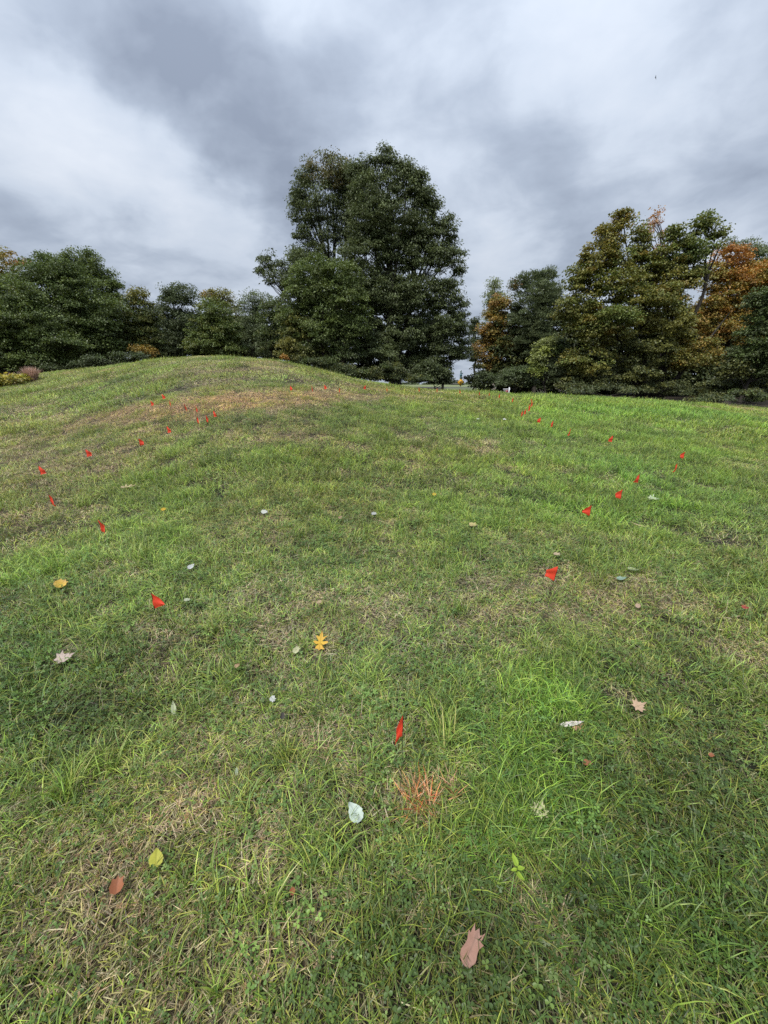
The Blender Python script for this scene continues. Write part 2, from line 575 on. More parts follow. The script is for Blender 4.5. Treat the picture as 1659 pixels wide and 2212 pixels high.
def clover_arrays(n, R, size, height, mix, rg):
    V, T, C = [], [], []
    names, pr = zip(*mix.items())
    for i in range(n):
        rad, th = R * math.sqrt(rg.random()), rg.random() * 6.283
        c = np.array([rad * math.cos(th), rad * math.sin(th), rg.uniform(*height)])
        nrm = np.array([rg.normal(0, .35), rg.normal(0, .35), 1.0]); nrm /= np.linalg.norm(nrm)
        u = np.cross(nrm, [math.cos(th), math.sin(th), .1]); u /= np.linalg.norm(u)
        w = np.cross(nrm, u)
        s = rg.uniform(*size)
        col = np.array(G[names[rg.choice(len(names), p=np.array(pr) / sum(pr))]]) * rg.uniform(.75, 1.3)
        for k in range(3):
            a = k * 2.094 + rg.normal(0, .15)
            e = math.cos(a) * u + math.sin(a) * w
            f = np.cross(nrm, e)
            b = sum(len(x) for x in V)
            lift = nrm * s * rg.uniform(.0, .25)
            V.append(np.array([c, c + e * s * .45 + f * s * .36 + lift, c + e * s * .85 + f * s * .33 + lift, c + e * s * .95,
                               c + e * s * .85 - f * s * .33 + lift, c + e * s * .45 - f * s * .36 + lift]))
            T += [(b, b + 5, b + 3), (b + 5, b + 4, b + 3), (b, b + 3, b + 1), (b + 1, b + 3, b + 2)]
            C.append(np.repeat((col * rg.uniform(.9, 1.1))[None], 6, 0))
    return np.concatenate(V), np.zeros((0, 4), int), np.array(T), np.concatenate(C)


def patch_mesh(name, parts):
    V, Q, T, C, n = [], [], [], [], 0
    for (v, q, t, c) in parts:
        V.append(v); C.append(c)
        if len(q): Q.append(q + n)
        if len(t): T.append(t + n)
        n += len(v)
    return mesh_np(name, np.concatenate(V), np.concatenate(T) if T else None, np.concatenate(Q) if Q else None, np.concatenate(C))


def make_patches(R, dens, wide, rg, sc=1.0):
    """the seven growths at one coarseness, two shapes of each"""
    A = math.pi * R * R
    n = lambda per: max(8, int(per * A * dens))
    w = lambda a, b: (a * wide, b * wide)
    Lm = lambda a, b: (a * sc, b * sc)
    P = {}
    for v in range(2):
        P['lawn', v] = [blade_arrays(n(3600), R, Lm(.035, .075), w(.0018, .0034), (.3, 1.1), (.2, 1.0), dict(green=4, olive=3, dark=2.5, pale=1.2, straw=.7, blue=1), rg),
                        blade_arrays(n(1500), R, Lm(.03, .07), w(.0016, .003), (1.25, 1.6), (-.2, .3), dict(straw=2, tan=2, olive=2, brown=1.5), rg, .008),
                        clover_arrays(n(170), R, (.006 * wide ** .6, .010 * wide ** .6), (.015, .035), dict(clover=3, clover2=1), rg)]
        P['dry', v] = [blade_arrays(n(4000), R, Lm(.025, .06), w(.0011, .0023), (1.15, 1.62), (-.25, .35), dict(straw=3.4, tan=4, brown=2, olive=1.6), rg, .012),
                       blade_arrays(n(1500), R, Lm(.03, .065), w(.0017, .003), (.4, 1.2), (.2, .9), dict(olive=3, straw=2.5, green=1.5, tan=1.5, dark=.6), rg),
                       clover_arrays(n(70), R, (.006, .009), (.012, .03), dict(clover=3, rust=1), rg)]
        P['lush', v] = [blade_arrays(n(3800), R, Lm(.07, .15), w(.0016, .0030), (.15, .8), (.5, 1.5), dict(dark=4, green=4, blue=2, olive=1), rg),
                        blade_arrays(n(500), R, Lm(.05, .09), w(.0016, .003), (1.2, 1.6), (-.2, .3), dict(straw=2, tan=1, olive=1), rg, .01)]
        P['weed', v] = [clover_arrays(n(1150), R, (.006 * wide ** .4, .0122 * wide ** .4), (.012, .055), dict(clover=5, clover2=1.6, dark=2, rust=.22), rg),
                        blade_arrays(n(2600), R, Lm(.05, .12), w(.0014, .0028), (.3, 1.2), (.2, 1.1), dict(green=3, dark=4, olive=1.4, straw=.7, blue=1.5), rg),
                        blade_arrays(n(500), R, Lm(.03, .07), w(.0016, .003), (1.2, 1.6), (-.2, .3), dict(tan=2, brown=2, straw=1), rg, .01)]
        P['fresh', v] = [blade_arrays(n(2600), R, Lm(.05, .11), w(.002, .004), (.3, 1.0), (.2, 1.1), dict(bright=4, pale=2, green=2.5), rg),
                         blade_arrays(n(900), R, Lm(.03, .07), w(.0016, .003), (1.2, 1.6), (-.2, .3), dict(straw=2, tan=1, olive=2), rg, .01)]
    return P


def scatter_group(name, source_objs):
    """geometry nodes: put source k on the points whose 'idx' is k"""
    ng = bpy.data.node_groups.new(name, 'GeometryNodeTree')
    ng.interface.new_socket('Geometry', in_out='INPUT', socket_type='NodeSocketGeometry')
    ng.interface.new_socket('Geometry', in_out='OUTPUT', socket_type='NodeSocketGeometry')
    N, L = ng.nodes, ng.links
    gi, go = N.new('NodeGroupInput'), N.new('NodeGroupOutput')
    def named(nm, ty):
        n = N.new('GeometryNodeInputNamedAttribute'); n.data_type = ty
        n.inputs['Name'].default_value = nm
        return n.outputs['Attribute']
    idx, rot, scl = named('idx', 'INT'), named('rot', 'FLOAT_VECTOR'), named('scl', 'FLOAT_VECTOR')
    e2r = N.new('FunctionNodeEulerToRotation'); L.new(rot, e2r.inputs[0])
    join = N.new('GeometryNodeJoinGeometry')
    for k, o in enumerate(source_objs):
        oi = N.new('GeometryNodeObjectInfo'); oi.inputs['Object'].default_value = o
        oi.inputs['As Instance'].default_value = False
        g2i = N.new('GeometryNodeGeometryToInstance'); L.new(oi.outputs['Geometry'], g2i.inputs[0])
        cmp_ = N.new('FunctionNodeCompare'); cmp_.data_type = 'INT'; cmp_.operation = 'EQUAL'
        L.new(idx, cmp_.inputs[2]); cmp_.inputs[3].default_value = k
        iop = N.new('GeometryNodeInstanceOnPoints')
        L.new(gi.outputs[0], iop.inputs['Points']); L.new(cmp_.outputs[0], iop.inputs['Selection'])
        L.new(g2i.outputs[0], iop.inputs['Instance']); L.new(e2r.outputs[0], iop.inputs['Rotation']); L.new(scl, iop.inputs['Scale'])
        L.new(iop.outputs[0], join.inputs[0])
    L.new(join.outputs[0], go.inputs[0])
    return ng


def scatter(name, label, P3, idx, spin, scl, tint, sources):
    n = len(P3)
    me = bpy.data.meshes.new(name)
    me.vertices.add(n)
    me.vertices.foreach_set('co', P3.astype(np.float32).ravel())
    e = .15
    nx = (ground(P3[:, 0] - e, P3[:, 1]) - ground(P3[:, 0] + e, P3[:, 1])) / (2 * e)
    ny = (ground(P3[:, 0], P3[:, 1] - e) - ground(P3[:, 0], P3[:, 1] + e)) / (2 * e)
    rot = np.empty((n, 3), np.float32)
    # tilt with the slope after a random turn: small slopes, so XYZ euler angles from the slope seen in the turned frame
    rot[:, 0] = -np.arctan(ny * np.cos(spin * 0)) ; rot[:, 1] = np.arctan(nx); rot[:, 2] = 0
    # compose exactly
    for i in range(n):
        m_ = (Vector((nx[i], ny[i], 1)).to_track_quat('Z', 'Y').to_matrix() @ Matrix.Rotation(spin[i], 3, 'Z'))
        rot[i] = m_.to_euler('XYZ')
    a = me.attributes.new('idx', 'INT', 'POINT'); a.data.foreach_set('value', idx.astype(np.int32))
    a = me.attributes.new('rot', 'FLOAT_VECTOR', 'POINT'); a.data.foreach_set('vector', rot.ravel())
    a = me.attributes.new('scl', 'FLOAT_VECTOR', 'POINT'); a.data.foreach_set('vector', scl.astype(np.float32).ravel())
    a = me.attributes.new('tint', 'FLOAT_COLOR', 'POINT')
    c4 = np.ones((n, 4), np.float32); c4[:, :3] = tint
    a.data.foreach_set('color', c4.ravel())
    me.update()
    o = link(name, me, M_GRASS)
    tag(o, label, None, None, 'stuff')
    md = o.modifiers.new('scatter', 'NODES')
    md.node_group = scatter_group(name, sources)
    return o


KINDS = ['lawn', 'dry', 'lush', 'weed', 'fresh']
NAMES = {'lawn': ('lawn_grass', 'short mown green lawn grass all over the field'), 'dry': ('dry_grass', 'dry straw coloured grass in worn patches of the lawn'),
         'lush': ('lush_grass', 'longer dark green grass growing in thick patches'), 'weed': ('clover', 'low clover leaves mixed with grass'),
         'fresh': ('pale_grass', 'pale yellowish green coarse grass scattered over the lawn')}


def grass():
    rg = np.random.default_rng(11)
    src = {}
    levels = [(.075, .92, 1.32, 1.0), (.17, .42, 1.55, 1.05), (.42, .14, 2.9, 1.15)]
    for li, (R, dens, wide, sc) in enumerate(levels):
        for (k, v), parts in make_patches(R, dens, wide, rg, sc).items():
            o = bpy.data.objects.new('grass patch', patch_mesh('grass patch', parts))
            o.data.materials.append(M_GRASS)
            src[k, li, v] = o
    pts = []
    for li, (r0, r1, step) in enumerate([(.2, 1.9, .064), (1.9, 4.8, .078), (4.8, 11.5, .18), (11.5, 46, .40)]):
        lim = r1 + .5
        gx = np.arange(-lim, lim, step); gy = np.arange(-1.5, lim, step)
        X, Y = np.meshgrid(gx, gy)
        X = X.ravel() + rg.uniform(-.5, .5, X.size) * step
        Y = Y.ravel() + rg.uniform(-.5, .5, Y.size) * step
        r = np.hypot(X, Y)
        keep = (r >= r0) & (r < r1) & (r < edge_r(X, Y) + 1.6)
        px, py, dep = project(np.sign(X) * np.maximum(np.abs(X) - 3.5, 0), Y, ground(X, Y))   # 3.5 m to spare on either side
        c, s = math.cos(PITCH), math.sin(PITCH)
        m_ = 60 + 900 / np.maximum(r, .5)
        depth = Y * c + CAM_Z * s
        keep &= (depth > -.6) & (px > -m_) & (px < 1659 + m_) & (py < 2212 + m_)
        X, Y = X[keep], Y[keep]
        pts.append(np.stack([X, Y, np.full(len(X), max(li - 1, 0))], 1))
    P = np.concatenate(pts)
    X, Y, LI = P[:, 0], P[:, 1], P[:, 2].astype(int)
    dry, lush, clo = growth(X, Y)
    fresh = np.clip((fbm(X * 3.1 + 120, Y * 3.1) - .62) * 4, 0, 1)
    n = len(X)
    w = np.stack([np.full(n, .34), 1.25 * dry ** 1.7, 1.2 * lush ** 1.5, 1.1 * clo ** 1.4, .6 * fresh], 1)
    w /= w.sum(1)[:, None]
    k = (rg.random(n)[:, None] > np.cumsum(w, 1)).sum(1).clip(0, 4)
    z = ground(X, Y)
    P3 = np.stack([X, Y, z], 1)
    spin = rg.random(n) * 6.283
    s = rg.uniform(.85, 1.2, n)
    clump = fbm(X * 2.7 + 31, Y * 2.7 + 5, 3)
    hgt = s * rg.uniform(.7, 1.2, n) * (.45 + 1.1 * clump)
    scl = np.stack([s, s, hgt], 1)
    lot = rg.normal(0, .20, (n, 1)).clip(-.45, .5)
    # slow drifts of colour over the field: yellower where dry, a warmer brown on the bank
    hue = fbm(X * .5 + 200, Y * .5)[:, None] - .5
    val = 1 + .35 * (fbm(X * 1.2 + 60, Y * 1.2 + 7) - .5)[:, None]
    d = np.clip(dry - .35, 0, 1)[:, None]
    tint = np.array([1, 1, 1.0]) * (1 + lot) * val * (1 + hue * np.array([.35, 0, -.1]))
    px_, py_, dep_ = project(X, Y, z)
    burnt = np.clip(field(px_, py_, DRY[:2]), 0, 1.5)[:, None]
    tint = tint * 1.15 * (1 + d * np.array([.04, .0, -.02])) * (1 + burnt * np.array([.22, .08, .05]))
    tint = tint * (1 + np.clip(lush - .5 * dry, 0, 1)[:, None] * np.array([.14, .15, .0])) * (1 + np.clip(lush - dry, 0, 1)[:, None] * np.array([-.10, .10, -.08]))
    tint = tint * (1 - .36 * np.clip(clo - .12 - .5 * dry, 0, 1))[:, None]  # vignette and deep shade painted into the blade colour, following the clover field
    deep = field(px_, py_, [(1300, 2150, 800, 330, 0, 1), (300, 2230, 700, 300, 0, 1), (1600, 1700, 300, 400, 0, .6), (40, 1560, 260, 220, 0, .7)])  # corner falloff painted into the grass: darker, greener towards bottom corners and side edges
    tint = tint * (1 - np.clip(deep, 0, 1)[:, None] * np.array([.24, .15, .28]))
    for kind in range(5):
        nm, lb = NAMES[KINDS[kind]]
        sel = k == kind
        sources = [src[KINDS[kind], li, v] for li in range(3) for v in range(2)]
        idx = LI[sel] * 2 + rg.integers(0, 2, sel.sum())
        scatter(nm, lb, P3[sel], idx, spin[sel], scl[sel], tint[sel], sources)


grass()

# ------------------------------------------------------------------ trees
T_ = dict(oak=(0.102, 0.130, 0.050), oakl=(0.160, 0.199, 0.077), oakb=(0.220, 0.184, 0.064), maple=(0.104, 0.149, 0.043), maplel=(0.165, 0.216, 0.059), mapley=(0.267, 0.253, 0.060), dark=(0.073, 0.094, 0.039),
          grey=(0.129, 0.164, 0.079), greyl=(0.209, 0.252, 0.121), gold=(0.372, 0.249, 0.062), orange=(0.477, 0.236, 0.067), rustl=(0.360, 0.189, 0.069), lime=(0.335, 0.389, 0.093), pale=(0.271, 0.305, 0.132), olive=(0.187, 0.195, 0.054),
          pink=(.56, .40, .31), goldenrod=(.52, .46, .11))


def pick_cols(mix, n, rg, spread=.22):
    names, pr = zip(*mix.items())
    k = rg.choice(len(names), n, p=np.array(pr) / sum(pr))
    return np.array([T_[a] for a in names])[k] * rg.uniform(1 - spread, 1 + spread, (n, 1))


def leaf_quads(c, dirs, L, W, rg, up_bias=.8):
    """folded leaves: centres, pointing directions, lengths, widths"""
    n = len(c)
    up = np.array([0, 0, 1.0]) * up_bias + rg.normal(0, .55, (n, 3))
    sd = np.cross(dirs, up); sd /= np.linalg.norm(sd, axis=1)[:, None] + 1e-9
    nr = np.cross(sd, dirs)
    V = np.empty((n, 4, 3))
    h = (L / 2)[:, None]; w = (W / 2)[:, None]
    V[:, 0] = c - dirs * h
    V[:, 1] = c + sd * w + nr * w * .35 + dirs * h * .1
    V[:, 2] = c + dirs * h - nr * w * .3
    V[:, 3] = c - sd * w + nr * w * .35 + dirs * h * .1
    b = (np.arange(n) * 4)[:, None]
    T = np.concatenate([b + np.array([0, 1, 2]), b + np.array([0, 2, 3])])
    return V.reshape(-1, 3), T


def crown_points(lobes, Y, rc, k_leaf, rg, base_z, back=.55):
    """clusters over and inside every lobe; a lobe is (column, row, half width, half height, extra distance, mix, density)"""
    cl = []
    for li, (px, py, rx, ry, dY, mix, den) in enumerate(lobes):
        C = np.array(at(px, py, Y + dY))
        a = (np.array(at(px + rx, py, Y + dY)) - np.array(at(px - rx, py, Y + dY)))[0] / 2
        b = (np.array(at(px, py - ry, Y + dY)) - np.array(at(px, py + ry, Y + dY)))[2] / 2
        dpt = max(.9 * a, .7 * b) if a < 3 else .8 * a
        n = max(3, int(math.pi * a * b / (rc * rc) * 2.5 * den))
        v = rg.normal(0, 1, (n * 2, 3)); v /= np.linalg.norm(v, axis=1)[:, None]
        keep = (v[:, 1] < .25) | (rg.random(len(v)) > back)
        v = v[keep][:n]
        rad = np.where(rg.random(len(v)) < .72, rg.uniform(.80, 1.06, len(v)), rg.uniform(.2, .8, len(v)))
        p = C + v * rad[:, None] * np.array([a, dpt, b]) * np.array([1, 1, 1])
        p -= v * rc * .45
        for q, o in zip(p, v):
            if q[2] > base_z + .25:
                cl.append((q, o, mix, li, C))
    return cl


def make_crown(cl, rc, k_leaf, L, W, rg, droop=.35, flat=.6, up_bias=.8, spread=.22):
    cs, ds, cols, Ls = [], [], [], []
    for (q, o, mix, li_, c_) in cl:
        n = max(4, int(2.0 * k_leaf * rg.uniform(.6, 1.3)))
        r = rc * rg.uniform(.6, 1.5)
        v = rg.normal(0, 1, (n, 3)); v /= np.linalg.norm(v, axis=1)[:, None]
        v[:, 2] = np.where(v[:, 2] < -.1, -v[:, 2] * .8, v[:, 2])
        rad = r * rg.random(n) ** .45
        p = q + v * rad[:, None] * np.array([1, 1, flat]) + o * 0
        d = v * np.array([1, 1, .35]) + o * .35 + rg.normal(0, .45, (n, 3)); d[:, 2] -= droop + .25 * rg.random(n)
        d /= np.linalg.norm(d, axis=1)[:, None]
        names, pr = zip(*mix.items())
        c1 = np.array(T_[names[rg.choice(len(names), p=np.array(pr) / sum(pr))]])
        c = pick_cols(mix, n, rg, spread) * .45 + c1 * .55 * rg.uniform(.75, 1.25)
        c *= 1 + rg.normal(0, .14, (n, 1))
        cs.append(p); ds.append(d); cols.append(c); Ls.append(.84 * L * rg.uniform(.6, 1.3, n))
    c, d, col, l = map(np.concatenate, (cs, ds, cols, Ls))
    V, T = leaf_quads(c, d, l, l * W / L * rg.uniform(.75, 1.2, len(l)), rg, up_bias)
    return V, T, np.repeat(np.clip(col, .004, 1), 4, 0)


def make_wood(cl, bases, top, r0, rg, n_br=70, lean=.0, twig=.012):
    """trunks that fork into limbs and branches reaching a share of the clusters"""
    tb = Tubes()
    stems = []
    for (bx, by, bz, tx, ty, tz, rr) in bases:
        k = 7
        t = np.linspace(0, 1, k)[:, None]
        p = np.array([bx, by, bz - .15]) * (1 - t) + np.array([tx, ty, tz]) * t
        p[1:-1, :2] += rg.normal(0, .10 * (tz - bz) / 6, (k - 2, 2))
        rad = rr * (1 - t[:, 0]) ** .8 * .95 + rr * .06
        rad[0] *= 1.35
        tb.tube(p, rad, 7)
        stems.append((p, rad))
    by_lobe = {}
    for c_ in cl:
        by_lobe.setdefault(c_[3], []).append(c_)
    tot = len(cl)

    def attach(line, rad, z_or_t, is_t=False):
        p = line
        if is_t:
            f = z_or_t * (len(p) - 1)
        else:
            f = np.clip((z_or_t - p[0][2]) / (p[-1][2] - p[0][2]), .06, .97) * (len(p) - 1)
        i0 = min(int(f), len(p) - 2); fr = f - i0
        return p[i0] * (1 - fr) + p[i0 + 1] * fr, rad[i0] * (1 - fr) + rad[i0 + 1] * fr

    def curve(s, q, sag, jit, n=6):
        d = np.linalg.norm(q - s)
        mid = (s + q) / 2 + rg.normal(0, jit, 3) * d + np.array([0, 0, -sag * np.linalg.norm((q - s)[:2])])
        t = np.linspace(0, 1, n)[:, None]
        return (1 - t) ** 2 * s + 2 * t * (1 - t) * mid + t ** 2 * q, t[:, 0]

    for li, cc in by_lobe.items():
        C = cc[0][4]
        p, rad = min(stems, key=lambda s_: np.min(np.linalg.norm(s_[0] - C, axis=1)) * (1 + .25 * rg.random()))
        za = p[0][2] + max(.3, (min(C[2], p[-1][2]) - p[0][2]) * rg.uniform(.5, .75))
        s0, rs = attach(p, rad, za)
        limb, t = curve(s0, np.array(C) + np.array([0, 0, .2]), .10, .06)
        lr = min(rs * .62, .03 + .011 * np.linalg.norm(C - s0)) * (1 - t * .75) + twig * .6
        tb.tube(limb, lr, 5, cap=False)
        m = max(2, int(round(n_br * len(cc) / tot)))
        for i in rg.permutation(len(cc))[:m]:
            q = np.array(cc[i][0]) - np.array(cc[i][1]) * .1
            s1, r1 = attach(limb, lr, rg.uniform(.35, 1), True)
            br, t = curve(s1, q, -.05, .07, 5)
            tb.tube(br, min(r1 * .6, .014 + .007 * np.linalg.norm(q - s1)) * (1 - t) ** .7 + twig * .5, 4, cap=False)
    return tb


N_TREE = [0]


def tree(name, label, Y, lobes, base, mix, L=.22, W=.12, rc=.75, k=46, seed=None, group=None, cat='tree', trunk_r=.22, n_br=70, droop=.45, flat=.8,
         up_bias=.8, bark=None, stems=None, den=1.0, back=.55, spread=.22, twig=.012, crown_name='crown'):
    """a tree or shrub: base is the picture column of its foot"""
    N_TREE[0] += 1
    rg = np.random.default_rng(seed if seed is not None else 100 + N_TREE[0])
    full = []
    for lb in lobes:
        px, py, rx, ry = lb[:4]
        dY = lb[4] if len(lb) > 4 else 0
        mx = lb[5] if len(lb) > 5 and lb[5] else mix
        dn = lb[6] if len(lb) > 6 else 1.0
        full.append((px, py, rx, ry, dY, mx, dn * den))
    b = at(base, 830, Y)
    bz = gz(b.x, Y)
    root = empty(name, (b.x, Y, bz), label, cat, group)
    o = np.array([b.x, Y, bz])
    cl = crown_points(full, Y, rc, k, rg, bz, back)
    V, T, C = make_crown(cl, rc, k, L, W, rg, droop, flat, up_bias, spread)
    keep = V.reshape(-1, 4, 3)[:, :, 2].min(1) > bz - .02
    if not keep.all():
        V = V.reshape(-1, 4, 3)[keep].reshape(-1, 3); C = C.reshape(-1, 4, 3)[keep].reshape(-1, 3)
        bb = (np.arange(len(V) // 4) * 4)[:, None]
        T = np.concatenate([bb + np.array([0, 1, 2]), bb + np.array([0, 2, 3])])
    link(crown_name, mesh_np(crown_name, V - o, T, None, C), M_LEAF, root)
    zt = max(q[0][2] for q in cl)
    if stems is None:
        xs = np.mean([q[0][0] for q in cl]); ys = np.mean([q[0][1] for q in cl])
        stems = [(0, 0, xs - b.x, ys - Y, .9, 1.0)]
    bs = []
    for (ox, oy, tx, ty, fz, fr) in stems:
        gx, gy = b.x + ox, Y + oy
        bs.append((gx - o[0], gy - o[1], gz(gx, gy) - o[2], tx, ty, (zt - bz) * fz, trunk_r * fr))
    cl0 = [(np.array(q) - o, n, m_, li_, np.array(c_) - o) for q, n, m_, li_, c_ in cl]
    tb = make_wood(cl0, bs, zt, trunk_r, rg, n_br, twig=twig)
    tb.build('trunk', bark or M_BARK, root, smooth=True)
    return root


def woods(name, label, lobes, Y, mix, L, W, rc, k, seed):
    rg = np.random.default_rng(seed)
    full = [(*lb[:4], lb[4] if len(lb) > 4 else 0, mix, 1.0) for lb in lobes]
    cl = crown_points(full, Y, rc, k, rg, -.5, .3)
    V, T, C = make_crown(cl, rc, k, L, W, rg)
    o = link(name, mesh_np(name, V, T, None, C), M_LEAF)
    return tag(o, label, kind='stuff')


OAK = dict(oak=4, oakl=2, dark=1)
GL = 'trees of the left wood'
GR = 'trees of the right wood'
GM = 'trees behind the mound'
GC = 'trees of the tall central clump'

# left wood
tree('maple_tree', 'tall yellowing tree at the far left edge, behind the dark maples', 53, [(-25, 610, 60, 75), (10, 575, 35, 42, 0, dict(gold=2, olive=2, mapley=2), .6), (45, 570, 22, 25, 0, dict(gold=1, rustl=1), .35), (-70, 660, 70, 90), (20, 650, 50, 60)], -10,
     dict(olive=3, mapley=2, gold=1.4), L=.26, W=.16, rc=.8, k=34, group=GL, den=.8)
tree('maple_tree', 'broad dark green maple with pointed twin tops, highest in the left wood', 51, [(160, 575, 27, 36), (200, 577, 28, 36), (225, 612, 32, 46), (247, 655, 32, 52), (180, 640, 60, 60), (120, 590, 40, 40), (200, 720, 70, 60)], 190,
     dict(maple=4, oakl=2, maplel=2), L=.25, W=.16, rc=.8, k=44, group=GL)
tree('maple_tree', 'large dense dark green maple in the middle of the left wood', 46, [(110, 592, 62, 42), (150, 622, 66, 58), (190, 682, 74, 66), (90, 650, 80, 70), (165, 745, 70, 52), (225, 735, 40, 46), (130, 775, 70, 30)], 130,
     dict(maple=4, maplel=2, dark=1.5), L=.24, W=.16, rc=.85, k=50, group=GL, trunk_r=.3)
tree('maple_tree', 'low spreading maple at the left edge, its boughs hanging over the lawn', 40.5, [(40, 650, 58, 46), (55, 700, 84, 62), (20, 740, 70, 55), (115, 742, 55, 36), (150, 745, 52, 18), (175, 748, 30, 10), (100, 778, 70, 24), (-60, 680, 80, 80), (-50, 770, 80, 40), (20, 795, 80, 18)], 20,
     dict(maple=4, maplel=2.6, dark=1), L=.21, W=.15, rc=.75, k=52, group=GL, trunk_r=.28)
tree('maple_tree', 'small dark tree with a yellow green top at the right end of the left wood', 49, [(302, 648, 26, 24, 0, dict(mapley=3, olive=2)), (290, 685, 42, 46), (325, 690, 28, 40), (275, 735, 50, 42), (325, 735, 36, 36), (312, 760, 26, 26, -2, dict(gold=3, mapley=2)), (335, 765, 24, 22)], 300,
     dict(dark=2, olive=2, maple=2.4), L=.25, W=.15, rc=.75, k=44, group=GL)
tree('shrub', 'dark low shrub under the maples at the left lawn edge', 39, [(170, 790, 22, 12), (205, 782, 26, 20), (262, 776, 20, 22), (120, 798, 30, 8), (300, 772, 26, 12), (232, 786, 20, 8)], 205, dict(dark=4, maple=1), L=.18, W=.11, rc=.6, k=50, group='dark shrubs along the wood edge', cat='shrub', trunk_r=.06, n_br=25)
# behind the mound
tree('oak_tree', 'grey green tree at the left of the row behind the mound', 58, [(372, 640, 30, 27), (400, 640, 34, 26), (388, 682, 46, 46), (360, 690, 24, 36), (385, 735, 48, 40), (372, 765, 40, 20)], 385, dict(dark=2, grey=4), L=.28, W=.15, rc=.85, k=40, group=GM)
tree('maple_tree', 'yellow topped tree rising behind the round green tree of the mound', 61, [(457, 645, 22, 22, 0, dict(mapley=3, gold=1.2, olive=2)), (487, 647, 20, 24, 0, dict(olive=2, mapley=2)), (470, 690, 40, 50), (512, 690, 20, 46)], 470, dict(olive=3, dark=2), L=.28, W=.16, rc=.85, k=36, group=GM)
tree('maple_tree', 'round green tree with full crown standing right behind the mound top', 55, [(464, 684, 38, 40), (480, 720, 44, 40), (438, 722, 36, 42), (470, 755, 62, 26), (425, 752, 30, 26)], 463, dict(maple=3, maplel=3, olive=1), L=.27, W=.17, rc=.8, k=44, group=GM)
tree('oak_tree', 'pale grey green tree behind the mound beside the tall clump', 59, [(545, 655, 28, 30), (575, 660, 26, 32), (545, 700, 32, 44), (560, 745, 42, 36)], 550, dict(grey=4, greyl=3), L=.27, W=.12, rc=.85, k=36, group=GM)
tree('oak_tree', 'dark tree at the right end of the row behind the mound', 54, [(592, 690, 34, 52), (585, 738, 40, 36), (612, 745, 40, 30), (610, 680, 30, 40)], 590, dict(dark=3, maple=3, olive=1), L=.26, W=.14, rc=.85, k=42, group=GM)
# the tall clump
tree('oak_tree', 'tall thin crowned oak at the back left of the central clump, top browned', 44, [(708, 378, 56, 44, 0, dict(oak=2, oakb=3, oakl=1), .7), (686, 440, 56, 52, 0, None, .8), (733, 380, 36, 40, 0, dict(oak=2, oakb=3), .7), (690, 505, 50, 40, 0, None, .6), (652, 510, 25, 20, 0, None, .8), (655, 420, 24, 36, 0, None, .8), (720, 470, 36, 50, 0, None, .6), (752, 430, 34, 50, 1, None, .8), (755, 510, 36, 50, 1, None, .9), (745, 395, 40, 44, 1), (765, 450, 40, 50, 1), (675, 560, 50, 40), (640, 545, 24, 20, 0, None, .7), (652, 388, 22, 24, 0, None, .9), (672, 366, 24, 22, 0, dict(oak=2, oakb=2), .9), (642, 435, 18, 38, 0, None, .8), (660, 470, 34, 40, 0, None, .7), (780, 420, 30, 50, .5)], 735,
     OAK, L=.25, W=.10, rc=.66, k=36, group=GC, trunk_r=.24, droop=.7, n_br=150, stems=[(0, 0, -.8, .3, .92, 1), (.3, 0, .9, -.3, .85, .8)])
tree('oak_tree', 'great dark oak, tallest tree of all, in the middle of the central clump', 40.5, [(826, 350, 32, 36), (795, 375, 26, 34), (860, 385, 34, 36), (810, 425, 62, 56), (898, 420, 38, 50), (838, 485, 88, 56), (912, 500, 38, 52), (967, 500, 23, 38), (977, 553, 28, 36), (990, 585, 16, 20),
      (915, 570, 62, 44, 0, None, .75), (790, 560, 62, 46), (850, 560, 60, 50, 1, None, .6), (955, 640, 48, 44), (845, 640, 80, 52), (1000, 660, 14, 16), (935, 455, 18, 40), (896, 392, 24, 22), (880, 370, 20, 24), (918, 425, 20, 38), (770, 372, 26, 30), (945, 540, 30, 50), (900, 640, 60, 50), (880, 530, 60, 60), (800, 500, 50, 60), (785, 620, 60, 50), (855, 725, 72, 46), (960, 705, 48, 48), (825, 765, 50, 26, -1.5, dict(oakl=3, oak=1))], 850,
     OAK, L=.24, W=.105, rc=.66, k=50, group=GC, trunk_r=.4, droop=.75, n_br=190, stems=[(0, 0, -.6, 0, .93, 1), (.5, .2, 2.2, .5, .8, .7)])
tree('oak_tree', 'leaning oak limb of dark leaves reaching out left of the clump', 42, [(578, 565, 20, 26, 0, None, .8), (565, 590, 15, 14), (590, 605, 24, 26, 0, None, .7), (617, 585, 26, 28, 0, None, .7), (645, 570, 26, 30), (640, 620, 40, 40)], 690, OAK, L=.24, W=.10, rc=.6, k=40, group=GC, droop=.7, trunk_r=.18, n_br=70)
tree('maple_tree', 'rounded mid green maple at the front left of the central clump', 37.5, [(690, 590, 60, 36), (735, 600, 50, 40), (655, 640, 50, 44), (720, 655, 80, 48), (640, 690, 46, 40), (640, 712, 44, 40, 0, dict(olive=3, mapley=2, maple=2)), (700, 720, 66, 48), (760, 705, 50, 50), (680, 762, 56, 26, 0, dict(olive=2, maple=2, dark=2)), (755, 770, 40, 28, 0, dict(dark=2, maple=1))], 700,
     dict(maple=3, maplel=2.4, oakl=2), L=.2, W=.12, rc=.66, k=52, group=GC, trunk_r=.22)
tree('maple_tree', 'dark leafy tree low on the right side of the central clump', 41, [(985, 700, 26, 40), (1000, 745, 20, 36), (985, 768, 22, 22), (955, 795, 20, 20), (945, 765, 48, 30), (900, 790, 50, 22)], 955, dict(dark=2, oak=3, oakl=1.2), L=.22, W=.12, rc=.62, k=50, group=GC, trunk_r=.12, n_br=40)
GS = 'dark shrubs along the wood edge'
